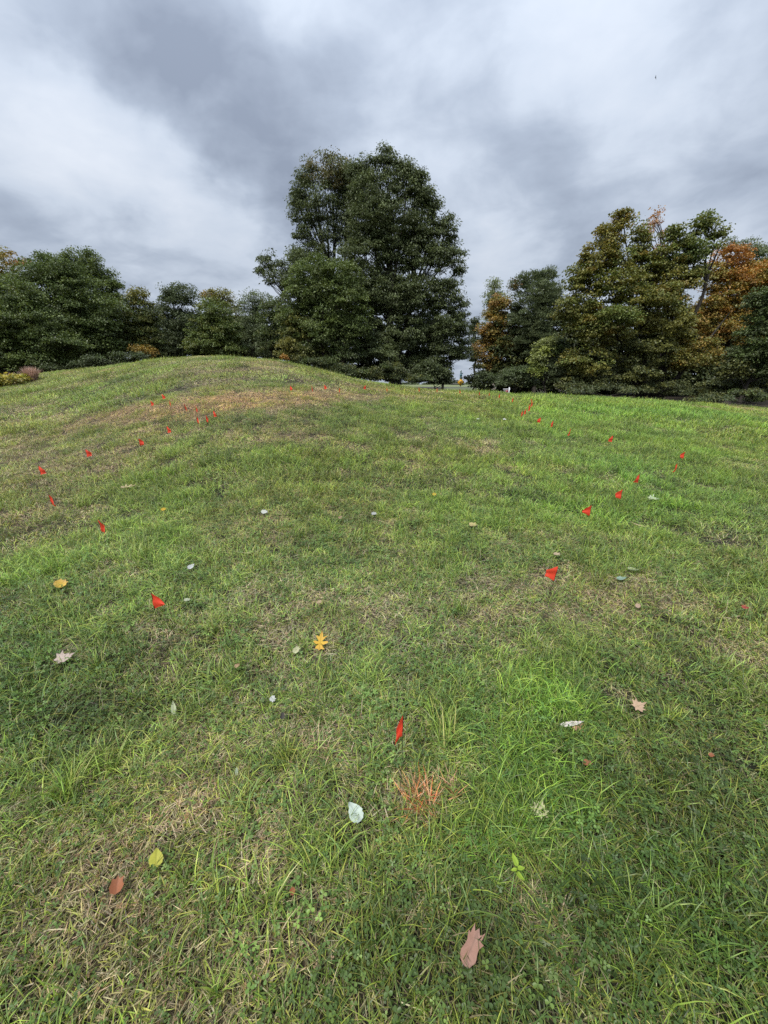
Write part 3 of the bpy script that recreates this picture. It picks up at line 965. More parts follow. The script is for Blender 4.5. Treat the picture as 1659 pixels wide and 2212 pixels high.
tree('shrub', 'yellowish shrub at the left foot of the central clump', 36, [(622, 748, 24, 22, 0, dict(mapley=2, olive=3)), (610, 768, 20, 12), (648, 775, 22, 12)], 625, dict(olive=3, dark=1, mapley=1), L=.17, W=.1, rc=.5, k=50, group=GS, cat='shrub', trunk_r=.05, n_br=20)
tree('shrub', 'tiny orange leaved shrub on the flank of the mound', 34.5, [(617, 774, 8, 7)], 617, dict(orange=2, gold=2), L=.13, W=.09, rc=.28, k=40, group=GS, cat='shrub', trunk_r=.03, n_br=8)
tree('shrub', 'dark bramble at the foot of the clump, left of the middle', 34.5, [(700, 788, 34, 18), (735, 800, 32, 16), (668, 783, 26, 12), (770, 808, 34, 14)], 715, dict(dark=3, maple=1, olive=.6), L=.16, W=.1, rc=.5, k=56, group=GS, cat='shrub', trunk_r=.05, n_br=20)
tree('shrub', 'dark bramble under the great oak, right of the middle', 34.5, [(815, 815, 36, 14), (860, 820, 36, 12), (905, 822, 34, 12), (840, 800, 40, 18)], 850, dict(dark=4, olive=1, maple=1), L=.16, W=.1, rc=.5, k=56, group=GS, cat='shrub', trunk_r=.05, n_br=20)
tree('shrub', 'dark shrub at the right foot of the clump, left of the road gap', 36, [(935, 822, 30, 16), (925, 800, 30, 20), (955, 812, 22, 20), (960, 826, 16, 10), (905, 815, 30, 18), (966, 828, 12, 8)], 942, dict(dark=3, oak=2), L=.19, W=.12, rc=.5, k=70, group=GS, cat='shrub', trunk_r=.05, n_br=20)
# right wood
tree('oak_tree', 'small dark far tree standing in the sky gap right of the clump', 72, [(1025, 697, 11, 14), (1022, 722, 15, 22), (1025, 760, 16, 30)], 1025, dict(dark=3, grey=2), L=.34, W=.18, rc=.8, k=36, group=GR)
tree('birch_tree', 'pale silvery green tree behind the golden one by the gap', 57, [(1067, 622, 16, 22), (1060, 650, 18, 24), (1080, 650, 18, 24), (1068, 690, 26, 30)], 1068, dict(pale=3, greyl=3), L=.26, W=.13, rc=.7, k=28, group=GR, bark=M_PALEBARK)
tree('maple_tree', 'golden brown autumn tree at the right of the road gap', 46, [(1078, 665, 24, 34), (1064, 705, 32, 40), (1050, 745, 30, 40), (1062, 785, 34, 30), (1090, 740, 34, 44), (1090, 800, 40, 22, 0, dict(olive=2, dark=2))], 1075, dict(gold=3, rustl=.8, olive=4), L=.22, W=.14, rc=.62, k=44, group=GR)
tree('spruce_tree', 'grey green tree with upright spiky top left of the big maple', 44, [(1163, 602, 20, 26), (1185, 600, 16, 22), (1135, 612, 18, 24), (1112, 618, 12, 18, 0, dict(rustl=1, grey=2)), (1155, 645, 50, 38), (1180, 650, 30, 44), (1147, 692, 54, 42), (1155, 745, 52, 42), (1205, 640, 12, 30)], 1155,
     dict(grey=4, greyl=2, oak=1), L=.26, W=.09, rc=.6, k=44, group=GR, droop=-.5, up_bias=.3)
tree('maple_tree', 'bright lime green sapling in front of the right wood', 32.5, [(1165, 770, 22, 32, 0, dict(lime=3, pale=2)), (1185, 745, 20, 20, 0, dict(pale=3, lime=1)), (1158, 805, 18, 20), (1205, 755, 20, 24, 0, dict(grey=2, maple=2)), (1200, 800, 26, 28, 0, dict(dark=2, grey=1))], 1178, dict(lime=2, maple=2), L=.17, W=.11, rc=.46, k=44, group=GR, trunk_r=.07, n_br=50)
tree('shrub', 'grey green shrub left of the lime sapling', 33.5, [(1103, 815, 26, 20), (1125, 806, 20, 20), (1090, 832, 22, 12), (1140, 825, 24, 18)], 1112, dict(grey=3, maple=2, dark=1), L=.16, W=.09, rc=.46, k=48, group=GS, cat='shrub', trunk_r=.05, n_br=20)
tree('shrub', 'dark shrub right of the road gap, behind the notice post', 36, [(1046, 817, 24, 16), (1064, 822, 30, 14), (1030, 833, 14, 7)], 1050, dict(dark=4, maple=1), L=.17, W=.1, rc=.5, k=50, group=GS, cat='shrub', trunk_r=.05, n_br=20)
RM = dict(olive=4, maplel=2.5, mapley=1.6, gold=.35)
RMG = dict(gold=1.6, mapley=3, olive=3.5)
tree('maple_tree', 'great many stemmed maple turning gold, largest of the right wood', 31, [(1345, 478, 27, 26, 0, dict(olive=3, mapley=2, gold=2)), (1318, 512, 34, 30, 0, RMG), (1291, 560, 44, 36, 0, RMG), (1262, 610, 46, 40), (1243, 668, 48, 40), (1335, 560, 40, 36, 0, None, .8), (1330, 620, 56, 46),
      (1455, 505, 24, 28, 0, dict(maplel=3, olive=2), .8), (1480, 520, 20, 24, 0, dict(maplel=3, olive=2), .7), (1508, 495, 17, 26, 0, dict(maplel=3, olive=2), .7), (1530, 482, 22, 26, 0, dict(maplel=3, olive=2), .8), (1545, 515, 20, 24, 0, dict(maplel=3, olive=2), .7), (1495, 550, 50, 34, 0, dict(maplel=2, maple=2, olive=2), .9), (1420, 565, 44, 40, .5, None, .6), (1440, 625, 60, 44, .5, dict(olive=3, mapley=2, gold=1), .8), (1385, 545, 26, 40, .5, None, .6), (1395, 660, 80, 46, 0, None, 1), (1390, 590, 40, 50, .5, None, .9), (1465, 590, 50, 44, .5, None, .9), (1375, 520, 22, 36, .5, None, .6), (1300, 715, 80, 42), (1440, 710, 66, 42, 0, dict(olive=3, mapley=3)),
      (1265, 785, 56, 36), (1490, 770, 60, 40, 0, dict(olive=3, mapley=2, gold=1.5)), (1390, 765, 70, 40, 0, dict(olive=3, dark=2)), (1330, 690, 46, 26, -1.5, dict(maplel=3, olive=1)), (1350, 810, 80, 24, 0, dict(dark=2, olive=2))], 1405,
     RM, L=.18, W=.14, rc=.56, k=48, group=GR, trunk_r=.26, n_br=170, flat=.75, droop=.35, stems=[(0, 0, -2.6, .4, .93, 1), (.35, .1, 1.0, .4, .8, .8), (-.3, .2, -3.8, .2, .62, .8), (.55, -.1, 3.2, .3, .9, .9), (.8, .2, 5.2, .4, .55, .7)])
tree('maple_tree', 'thin orange leaved top between the two crowns of the great maple', 36, [(1415, 475, 16, 26, 0, None, .8), (1400, 505, 14, 20, 0, None, .6), (1425, 520, 14, 24, 0, None, .5), (1410, 600, 30, 60, 0, dict(gold=2, rustl=1), .4)], 1420, dict(orange=3, pink=1, gold=2), L=.17, W=.12, rc=.5, k=16, group=GR, trunk_r=.14, n_br=60, twig=.02, stems=[(0, 0, 0, 0, .97, 1)])
tree('maple_tree', 'glowing orange and gold maple at the right behind the great one', 36.5, [(1575, 560, 36, 30, 0, dict(rustl=2, orange=2, gold=2)), (1600, 605, 54, 36, 0, dict(orange=2, gold=3, mapley=1)), (1560, 650, 50, 36), (1620, 660, 46, 46), (1560, 715, 54, 44), (1640, 600, 40, 40), (1690, 640, 60, 60), (1620, 745, 60, 50), (1540, 600, 30, 40), (1530, 680, 40, 50)], 1580,
     dict(gold=3.4, mapley=3, orange=.9, olive=1.2), L=.19, W=.14, rc=.62, k=44, group=GR, trunk_r=.2, n_br=110, flat=.75, stems=[(0, 0, 0, 0, .9, 1), (.4, 0, -2.2, 0, .7, .7), (.2, .2, 2.8, 0, .85, .7)])
tree('oak_tree', 'grey green treetop far behind the orange maple', 50, [(1575, 530, 26, 24, 0, None, .6), (1610, 545, 36, 28), (1645, 570, 36, 34), (1690, 560, 50, 50), (1600, 620, 50, 50)], 1610, dict(grey=3, greyl=3), L=.24, W=.12, rc=.75, k=34, group=GR, n_br=90, twig=.02)
tree('maple_tree', 'dark green tree at the right edge of the lawn', 27, [(1650, 650, 34, 34), (1640, 705, 38, 50), (1620, 762, 44, 44), (1650, 790, 50, 36), (1590, 800, 30, 24, 0, dict(dark=2, olive=2)), (1710, 700, 60, 80), (1720, 790, 60, 50)], 1606,
     dict(maple=3, oak=3, dark=1), L=.16, W=.12, rc=.55, k=52, group=GR, trunk_r=.14, stems=[(0, 0, 1.2, .2, .8, 1)])
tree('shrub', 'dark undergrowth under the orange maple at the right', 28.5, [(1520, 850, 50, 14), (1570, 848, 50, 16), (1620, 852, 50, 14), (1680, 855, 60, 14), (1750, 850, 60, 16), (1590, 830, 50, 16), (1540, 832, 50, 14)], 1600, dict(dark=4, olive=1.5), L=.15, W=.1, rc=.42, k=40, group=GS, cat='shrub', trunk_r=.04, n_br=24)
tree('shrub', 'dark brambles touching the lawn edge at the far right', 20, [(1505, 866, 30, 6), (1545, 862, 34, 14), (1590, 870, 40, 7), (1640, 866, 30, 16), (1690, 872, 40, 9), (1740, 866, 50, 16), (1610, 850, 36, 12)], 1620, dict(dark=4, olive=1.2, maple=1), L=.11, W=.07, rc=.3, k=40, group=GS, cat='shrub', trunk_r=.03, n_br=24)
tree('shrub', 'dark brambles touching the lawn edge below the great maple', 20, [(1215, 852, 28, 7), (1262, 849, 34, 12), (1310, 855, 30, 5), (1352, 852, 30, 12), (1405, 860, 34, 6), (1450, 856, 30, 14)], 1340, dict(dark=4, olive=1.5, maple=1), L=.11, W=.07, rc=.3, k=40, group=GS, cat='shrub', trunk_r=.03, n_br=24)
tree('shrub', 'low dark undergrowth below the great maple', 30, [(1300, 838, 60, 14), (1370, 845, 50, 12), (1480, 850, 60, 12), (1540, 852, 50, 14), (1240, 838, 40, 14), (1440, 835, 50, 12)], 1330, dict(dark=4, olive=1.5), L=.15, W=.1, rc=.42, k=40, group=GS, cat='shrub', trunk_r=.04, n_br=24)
# what stands behind the first trees
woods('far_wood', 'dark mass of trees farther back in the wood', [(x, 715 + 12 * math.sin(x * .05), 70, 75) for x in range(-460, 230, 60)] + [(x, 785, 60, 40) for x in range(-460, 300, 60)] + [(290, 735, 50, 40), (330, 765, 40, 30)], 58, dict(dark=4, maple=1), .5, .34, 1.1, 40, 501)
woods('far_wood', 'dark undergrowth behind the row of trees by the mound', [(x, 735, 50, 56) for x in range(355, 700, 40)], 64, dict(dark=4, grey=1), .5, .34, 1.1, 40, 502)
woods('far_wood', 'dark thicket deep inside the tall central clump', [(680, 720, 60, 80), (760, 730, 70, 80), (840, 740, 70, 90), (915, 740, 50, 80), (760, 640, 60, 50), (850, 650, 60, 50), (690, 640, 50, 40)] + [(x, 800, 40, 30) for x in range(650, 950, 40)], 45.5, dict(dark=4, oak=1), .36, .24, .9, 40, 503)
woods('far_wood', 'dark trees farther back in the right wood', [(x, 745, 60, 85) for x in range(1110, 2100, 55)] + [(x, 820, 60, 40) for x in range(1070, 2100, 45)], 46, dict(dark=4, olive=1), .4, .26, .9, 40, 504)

# ------------------------------------------------------------------ the road seen through the gap
def strip(name, x0, x1, y0, y1, dz, mat, n=24):
    xs = np.linspace(x0, x1, n)
    v = np.concatenate([np.stack([xs, np.full(n, y0), ground(xs, np.full(n, y0)) + dz], 1), np.stack([xs, np.full(n, y1), ground(xs, np.full(n, y1)) + dz], 1)])
    q = [(i, i + 1, n + i + 1, n + i) for i in range(n - 1)]
    o = link(name, mesh_np(name, v, None, q), mat)
    o['kind'] = 'structure'
    return o


M_ROAD = noise_mat('worn asphalt', (.13, .13, .13), (.19, .19, .185), 3.0, 0.9)
M_FIELD = noise_mat('far field', (.14, .17, .07), (.20, .22, .10), .2, 0.95)
strip('road', -60, 120, 84, 91, .03, M_ROAD)
strip('field', -260, 420, 100, 420, .04, M_FIELD, 60)
rg_ = np.random.default_rng(77)
woods('far_treeline', 'low line of trees on the far horizon beyond the road', [(x, 831, 22, 2.6) for x in range(860, 1180, 22)], 420, dict(grey=3, dark=2), 2.2, 1.4, 3.2, 26, 505)


def far_building():
    b = at(984, 833, 300)
    r = empty('barn', (b.x, 300, gz(b.x, 300)), 'small dark roofed building on the horizon left of the yellow road sign', 'building')
    t = Tubes(); t.box((0, 0, .9), (7, 5, 1.8)); t.build('wall', noise_mat('weathered boards', (.12, .12, .11), (.2, .2, .19), 2), r)
    v = np.array([[-3.8, -2.8, 1.8], [3.8, -2.8, 1.8], [3.8, 2.8, 1.8], [-3.8, 2.8, 1.8], [-3.4, 0, 3.2], [3.4, 0, 3.2]])
    me = mesh_np('roof', v, [(0, 4, 3), (1, 2, 5)], [(0, 1, 5, 4), (2, 3, 4, 5), (0, 3, 2, 1)])
    link('roof', me, noise_mat('roofing', (.05, .06, .055), (.09, .1, .09), 2), r)


far_building()

# ------------------------------------------------------------------ road sign with street name plates
M_YELLOW = noise_mat('sign yellow', (.62, .33, .02), (.72, .40, .03), 6, 0.45)
M_SIGNEDGE = noise_mat('sign black', (.02, .02, .02), (.035, .035, .035), 10, 0.5)
M_BLUE = noise_mat('plate blue green', (.03, .10, .13), (.05, .14, .17), 8, 0.5)
M_GREENP = noise_mat('plate green', (.04, .11, .06), (.06, .14, .08), 8, 0.5)
M_STEEL = noise_mat('steel post', (.10, .12, .08), (.20, .21, .17), 10, 0.6)


def road_sign():
    Y = 62
    p = at(994.5, 838, Y)
    z0 = gz(p.x, Y)
    r = empty('road_sign', (p.x, Y, z0), 'yellow diamond warning sign with blue street plates above, in the gap between the woods', 'road sign')
    zc = at(994, 826, Y).z - z0
    s = 0.43
    t = Tubes(); t.tube([(0, .05, -.4), (0, .05, zc + 1.75)], .045, 6); t.build('post', M_STEEL, r)
    c = Matrix.Rotation(math.radians(45), 3, 'Y')
    t = Tubes(); t.box((0, 0, zc), (2 * s * .95, .02, 2 * s * .95), c); d = t.build('diamond_panel', M_YELLOW, r)
    # black border, and a dark crossroad mark with arms
    t = Tubes()
    for k in range(4):
        a = math.radians(45 + 90 * k)
        R = Matrix.Rotation(a, 3, 'Y')
        e = Vector((0, 0, s * .86)); e.rotate(R)
        t.box((e.x, -.014, zc + e.z), (2 * s * .84, .006, .03), R)
    t.build('border', M_SIGNEDGE, d)
    t = Tubes()
    t.box((0, -.016, zc - .03), (.10, .006, .50)); t.box((.14, -.0165, zc + .08), (.20, .006, .09), Matrix.Rotation(math.radians(-30), 3, 'Y'))
    t.box((-.13, -.0165, zc + .02), (.18, .006, .09), Matrix.Rotation(math.radians(30), 3, 'Y'))
    t.build('symbol', M_SIGNEDGE, d)
    for (zz, w, h, dx, m_) in ((zc + .66, .34, .22, -.03, M_GREENP), (zc + 1.0, .36, .36, -.02, M_BLUE), (zc + 1.30, .46, .13, .05, M_BLUE), (zc + 1.52, .20, .20, -.06, M_GREENP)):
        t = Tubes(); t.box((dx, 0, zz), (w, .02, h)); t.build('name_plate', m_, r)


road_sign()

# ------------------------------------------------------------------ notice hanging from a white post
M_RED = noise_mat('sign red', (.30, .018, .03), (.38, .03, .045), 6, 0.45)
M_DARKP = noise_mat('sign dark', (.02, .022, .022), (.035, .036, .036), 6, 0.5)
M_LETTER = noise_mat('letter white', (.72, .72, .72), (.82, .82, .82), 6, 0.5)


def notice():
    Y = 20.0
    foot = at(1098.5, 855, Y)
    z0 = gz(foot.x, Y)
    top = at(1099.5, 836.5, Y).z
    px1 = (at(1100, 840, Y).x - at(1099, 840, Y).x)
    h = top - z0
    r = empty('sale_sign', (foot.x, Y, z0), 'white post and arm with a red and black hanging notice at the far lawn edge', 'sign')
    lean = .03
    t = Tubes(); t.box((0, 0, h / 2 - .1), (1.9 * px1, 1.9 * px1, h + .2)); post = t.build('post', M_WHITE, r)
    za = at(1099, 840.6, Y).z - z0
    t = Tubes(); t.box((-5.2 * px1, -.002, za), (15.5 * px1, 1.5 * px1, 1.4 * px1)); t.build('arm', M_WHITE, r)
    zt, zb = at(1099, 842.3, Y).z - z0, at(1099, 849.2, Y).z - z0
    x0, x1 = -12.0 * px1, -1.7 * px1
    xm = x0 + (x1 - x0) * .42
    t = Tubes(); t.box(((x0 + x1) / 2, 0, (zt + zb) / 2), (x1 - x0, .02, zt - zb)); pan = t.build('panel', M_DARKP, r)
    t = Tubes(); t.box(((xm + x1) / 2, -.012, (zt + zb) / 2), (x1 - xm - .01, .008, zt - zb - .01)); t.build('red_field', M_RED, pan)
    for x in (x0 + .05, x1 - .05):
        t = Tubes(); t.box((x, 0, (za - .7 * px1 + zt) / 2), (.012, .012, za - .7 * px1 - zt)); t.build('hanger', M_STEEL, r)
    # three rows of white lettering, too far off to read
    H = zt - zb
    rows = [(.17, .15, [(.02, .13), (.16, .27), (.30, .42), (.45, .58), (.61, .74), (.77, .98)]), (.48, .11, [(.08, .17), (.20, .30), (.33, .45), (.47, .58), (.60, .72), (.78, .90)]),
            (.78, .11, [(.02, .12), (.15, .24), (.26, .34), (.46, .58), (.61, .72), (.75, .83), (.86, .96)])]
    for (f, hh, spans) in rows:
        zc = zt - f * H
        for (a, b) in spans:
            xa, xb = x0 + a * (x1 - x0), x0 + b * (x1 - x0)
            w = xb - xa
            # a letter of two uprights joined by a bar
            t = Tubes()
            t.box((xa + .18 * w, -.018, zc), (.24 * w, .003, hh * H)); t.box((xb - .2 * w, -.018, zc), (.22 * w, .003, hh * H * .9)); t.box(((xa + xb) / 2, -.0195, zc + hh * H * .25), (.7 * w, .003, hh * H * .3))
            t.build('letter', M_LETTER, pan)


notice()

# ------------------------------------------------------------------ flower bed plants at the left edge
def spray(name, label, cat, px, py, w, h, mix, n, L, Wd, seed, lean=(0, 0), leafmix=None):
    rg = np.random.default_rng(seed)
    p = hit(px, py, 0)
    dep = float(project(p.x, p.y, p.z)[2])
    k = dep / F
    root = empty(name, p, label, cat, 'plants of the bed at the left lawn edge')
    a, hh = w * k / 2, h * k
    V, Q, T, C, nn = [], [], [], [], 0
    bx = rg.uniform(-1, 1, n) * a * .55; by = rg.uniform(-1, 1, n) * a * .5
    ang = rg.random(n) * 6.283
    tilt = rg.uniform(.05, .5, n)
    ln = hh * rg.uniform(.6, 1.1, n)
    Vs = np.empty((n, 7, 3))
    z0 = ground(p.x + bx, p.y + by) - p.z
    pos = np.stack([bx, by, z0], 1)
    dirh = np.stack([np.cos(ang) + lean[0], np.sin(ang) + lean[1], 0 * ang], 1)
    sd = np.stack([-np.sin(ang), np.cos(ang), 0 * ang], 1)
    for s_ in range(4):
        if s_ < 3:
            wd = Wd / 2 * (1, .9, .7)[s_]
            Vs[:, 2 * s_] = pos - sd * wd; Vs[:, 2 * s_ + 1] = pos + sd * wd
        else:
            Vs[:, 6] = pos
        tt = tilt * (1 + .7 * s_)
        pos = pos + (ln / 3)[:, None] * (np.sin(tt)[:, None] * dirh + np.cos(tt)[:, None] * np.array([0, 0, 1.]))
    b = (np.arange(n) * 7)[:, None]
    Q = np.concatenate([b + np.array([0, 1, 3, 2]), b + np.array([2, 3, 5, 4])]); T = b + np.array([4, 5, 6])
    C = np.repeat(pick_cols(mix, n, rg, .3)[:, None], 7, 1).reshape(-1, 3)
    link('stems', mesh_np('stems', Vs.reshape(-1, 3), T, Q, C), M_LEAF, root)
    if leafmix:
        m = n * 5
        i = rg.integers(0, n, m)
        f = rg.uniform(.25, 1, m)
        c = Vs[i, 0] * (1 - f)[:, None] + Vs[i, 6] * f[:, None] + rg.normal(0, .04, (m, 3))
        d = rg.normal(0, 1, (m, 3)); d[:, 2] *= .5; d /= np.linalg.norm(d, axis=1)[:, None]
        l = L * rg.uniform(.6, 1.3, m)
        V, T = leaf_quads(c, d, l, l * .45, rg)
        link('flowers', mesh_np('flowers', V, T, None, np.repeat(pick_cols(leafmix, m, rg, .3), 4, 0)), M_LEAF, root)


YB = dict(goldenrod=4, lime=2, mapley=1)
spray('goldenrod', 'bushy yellow flowering plant at the very left edge of the bed', 'plant', -6, 838, 40, 22, dict(olive=2, lime=1), 260, .14, .02, 1, leafmix=YB)
spray('goldenrod', 'yellow flowering plant in the middle of the bed, tallest of the yellow ones', 'plant', 18, 836, 40, 24, dict(olive=2, lime=1), 260, .14, .02, 2, leafmix=YB)
spray('goldenrod', 'yellow flowering plant in the bed, right beside the pink grass clump', 'plant', 44, 829, 40, 18, dict(olive=2, lime=1), 240, .14, .02, 3, leafmix=YB)
spray('dry_weed', 'brown dried plant low at the front of the yellow bed', 'plant', 33, 835, 26, 15, dict(oakb=2, olive=2, pink=1), 200, .10, .02, 4, leafmix=dict(oakb=2, olive=2, goldenrod=1))
spray('fountain_grass', 'feathery pinkish brown ornamental grass clump at the left lawn edge', 'ornamental grass', 71, 823, 28, 30, dict(pink=5, oakb=.3), 900, .1, .022, 5, lean=(-.1, 0))
spray('fountain_grass', 'low pinkish grass tops rising behind the yellow flowers', 'ornamental grass', 14, 822, 60, 16, dict(pink=3, oakb=1.5), 420, .1, .02, 6)

# ------------------------------------------------------------------ marker flags
def flat_mat(name, c, rough=.45, trans=.25):
    m_, nt, out = new_mat(name)
    N, L = nt.nodes, nt.links
    pr = N.new('ShaderNodeBsdfPrincipled'); pr.inputs['Base Color'].default_value = (*c, 1); pr.inputs['Roughness'].default_value = rough
    nz = N.new('ShaderNodeTexNoise'); nz.inputs['Scale'].default_value = 45
    rp = N.new('ShaderNodeValToRGB')
    rp.color_ramp.elements[0].color = (*[v * .86 for v in c], 1); rp.color_ramp.elements[1].color = (*[min(1, v * 1.06) for v in c], 1)
    L.new(nz.outputs['Fac'], rp.inputs[0]); L.new(rp.outputs[0], pr.inputs['Base Color'])
    tr = N.new('ShaderNodeBsdfTranslucent'); tr.inputs['Color'].default_value = (*c, 1)
    ms = N.new('ShaderNodeMixShader'); ms.inputs[0].default_value = trans
    L.new(pr.outputs[0], ms.inputs[1]); L.new(tr.outputs[0], ms.inputs[2]); L.new(ms.outputs[0], out.inputs[0])
    return m_


M_FLAG = flat_mat('flag red', (.95, .085, .040), .5, .35)
FLAG_H = .44


def flag_sheet_mesh(shape, rg):
    """a vinyl square on a wire, its free side sagging: shape 'tri' gathered to a point, 'drop' hanging in a fold, 'kite' half open"""
    n = 7
    H, Wd = .108, .080
    V = np.empty((n, n, 3))
    par = dict(tri=(.95, .55, .85, .008), drop=(.40, .62, .25, .014), kite=(.78, .50, .55, .012), slim=(.30, .75, .15, .012))[shape]
    wx, sag, gat, fold = par
    ph = rg.uniform(0, 6.28)
    for i in range(n):
        s = i / (n - 1)
        for j in range(n):
            t = j / (n - 1)
            x = wx * Wd * t * (1 - .12 * math.sin(3.1 * s) * (1 - gat))
            z = -s * H * (1 - gat * t) - sag * H * t ** 1.15 * (1 - .35 * s * (1 - gat)) 
            y = fold * math.sin(ph + 5 * t + 2.2 * s) * t + .004 * math.sin(9 * s + ph)
            V[i, j] = (x, y, z)
    idx = np.arange(n * n).reshape(n, n)
    q = np.stack([idx[:-1, :-1], idx[1:, :-1], idx[1:, 1:], idx[:-1, 1:]], -1).reshape(-1, 4)
    me = mesh_np('flag_sheet', V.reshape(-1, 3), None, q, smooth=True)
    return me


FLAGS = [  # column and row of its top, shape, side (+1 the sheet points right), lean, label
    (871, 1543, 'slim', -1, .02, 'nearest marker flag, folded narrow, by the orange paint mark'),
    (326, 1279, 'tri', 1, .01, 'red triangular flag beside pale dead stalks, left front'),
    (212, 1122, 'drop', 1, -.03, 'narrow red flag above the bright tufts, second up the left line'),
    (104, 1067, 'drop', 1, -.05, 'red flag left of the dark blue green grass patch, left line'),
    (82, 1006, 'kite', 1, -.06, 'leftmost marker flag of all, on olive brown grass'),
    (184, 969, 'kite', 1, 0, 'red flag on brown turf, next to the leftmost one uphill'),
    (299, 947, 'kite', 1, -.02, 'red flag beside a small white speck of leaf, left line'),
    (360, 920, 'kite', 1, 0, 'lone red flag below the group of three by the tan strip'),
    (424, 899, 'drop', 1, 0, 'lowest of three red flags in dark green clover left of centre'),
    (444, 895, 'drop', 1, .02, 'middle of three red flags in dark green clover left of centre'),
    (460, 886, 'kite', 1, 0, 'highest of three red flags at the edge of clover and tan strip'),
    (422, 875, 'slim', 1, 0, 'slim red flag standing inside the tan strip of dead grass'),
    (397, 872, 'slim', 1, -.12, 'faint tilted red flag at the middle of the tan strip'),
    (365, 862, 'slim', 1, 0, 'upright red flag at the upper rim of the tan strip'),
    (325, 865, 'kite', 1, 0, 'diamond shaped red flag left of the tan strip'),
    (349, 851, 'kite', 1, -.08, 'topmost flag of the left line, on the slope of the mound'),
    (626, 833, 'kite', 1, 0, 'first flag of the far row, below the flank of the mound'),
    (673, 832, 'slim', 1, 0, 'second flag of the far row, faint on olive grass'),
    (700, 831, 'kite', 1, 0, 'third flag of the far row, under the left clump shrubs'),
    (734, 836, 'slim', -1, 0, 'small flag set lower than the rest of the far row'),
    (790, 832, 'kite', -1, 0, 'far row flag below the middle of the tall clump'),
    (835, 835, 'slim', 1, 0, 'far row flag just under the crest before the great oak'),
    (904.6, 835.5, 'slim', 1, 0, 'far row flag on the crest against dark oak leaves'),
    (943.7, 837, 'slim', 1, 0, 'flag on the crest at the right foot of the clump'),
    (993, 839, 'slim', 1, 0, 'flag on the crest just under the yellow road sign'),
    (1036.5, 844, 'slim', -1, 0, 'flag on the crest right of the road gap'),
    (1056.7, 845.3, 'slim', 1, 0, 'flag on the crest midway between road gap and white post'),
    (1080, 849, 'slim', -1, 0, 'flag on the crest just left of the white post'),
    (1109, 856, 'slim', -1, 0, 'pale small flag below the white post'),
    (1147.7, 859, 'slim', 1, 0, 'topmost of the six clustered flags right of centre'),
    (1151, 866, 'drop', -1, 0, 'second highest of the clustered flags right of centre'),
    (1143, 871, 'slim', 1, 0, 'left one of the overlapping pair in the flag cluster'),
    (1146, 875.5, 'drop', -1, .03, 'right one of the overlapping pair in the flag cluster'),
    (1137, 882, 'drop', -1, .04, 'next to lowest of the clustered flags right of centre'),
    (1130, 886.5, 'drop', -1, .05, 'lowest of the clustered flags right of centre'),
    (1169, 901, 'kite', -1, .10, 'leaning flag just below the flag cluster'),
    (1195.5, 908.5, 'drop', -1, .03, 'upright flag between the leaning one and the right line'),
    (1233, 925, 'drop', -1, .05, 'small flag on bright grass above the lush patch'),
    (1324.5, 941, 'kite', -1, 0, 'flag standing alone right of the clover, before the bend of the right line'),
    (1480, 975, 'kite', -1, .02, 'rightmost marker flag of all, on bright lawn'),
    (1464.5, 999, 'drop', -1, .08, 'tilted flag just below the rightmost one'),
    (1382.5, 1024, 'kite', -1, 0, 'flag behind the dark lush grass tussock, right line'),
    (1345, 1056, 'kite', -1, .03, 'flag standing in the dark lush grass tussock'),
    (1278, 1091, 'tri', -1, .03, 'triangular flag on olive brown grass below the tussock'),
    (1206, 1223, 'kite', -1, .12, 'large red flag on a leaning wire in tan grass, right front'),
]
FSH = {}
for i, (px, py, shp, side, lean, label) in enumerate(FLAGS):
    rg = np.random.default_rng(900 + i)
    h = FLAG_H if py > 852 else .36
    p = hit(px, py, h)
    root = empty('marker_flag', p, label, 'marker flag', 'red marker flags on thin wires across the lawn')
    root.rotation_euler = (rg.normal(0, .02), lean * -side if False else lean * (1 if side < 0 else 1), rg.normal(0, .3) if shp != 'tri' else rg.normal(0, .1))
    t = Tubes(); hh = h * rg.uniform(.98, 1.0)
    pts = np.array([[0, 0, -.05], [.003, .002, hh * .5], [0, 0, hh]])
    t.tube(pts, .0013, 5); t.build('wire', M_WIRE, root)
    sh = link('flag_sheet', flag_sheet_mesh(shp, rg), M_FLAG, root)
    sh.location = (0, 0, hh)
    sh.rotation_euler = (0, 0, 0 if side > 0 else math.pi)
    # the top of the leaning flag should still stand over the same spot
    top = Vector((0, 0, hh)); top.rotate(root.rotation_euler)
    root.location = (p.x - top.x, p.y - top.y, gz(p.x - top.x, p.y - top.y))

# ------------------------------------------------------------------ fallen leaves
SHAPES = dict(
    maple=[(0, -.35), (.38, -.5), (.36, -.26), (.85, -.12), (.60, .05), (.78, .32), (.38, .22), (.30, .5), (.17, .45), (0, .95)],
    oak=[(0, -.62), (.12, -.5), (.40, -.50), (.24, -.26), (.16, -.2), (.60, -.02), (.52, .10), (.18, .08), (.16, .2), (.46, .52), (.36, .54), (.13, .45), (.12, .62), (0, .95)],
    ovate=[(0, -.62), (.26, -.58), (.36, -.44), (.46, -.40), (.46, -.22), (.54, -.16), (.50, .02), (.50, .12), (.40, .26), (.38, .38), (.25, .52), (.18, .66), (0, .85)],
    scrap=[(0, -.5), (.35, -.42), (.52, -.05), (.36, .18), (.40, .45), (.14, .38), (0, .62)],
    torn=[(0, -.85), (.30, -.75), (.44, -.45), (.36, .02), (.50, .36), (.30, .34), (.36, .80), (.17, .52), (0, .74)],
    lance=[(0, -.95), (.07, -.5), (.13, -.1), (.11, .3), (.05, .7), (0, .95)])


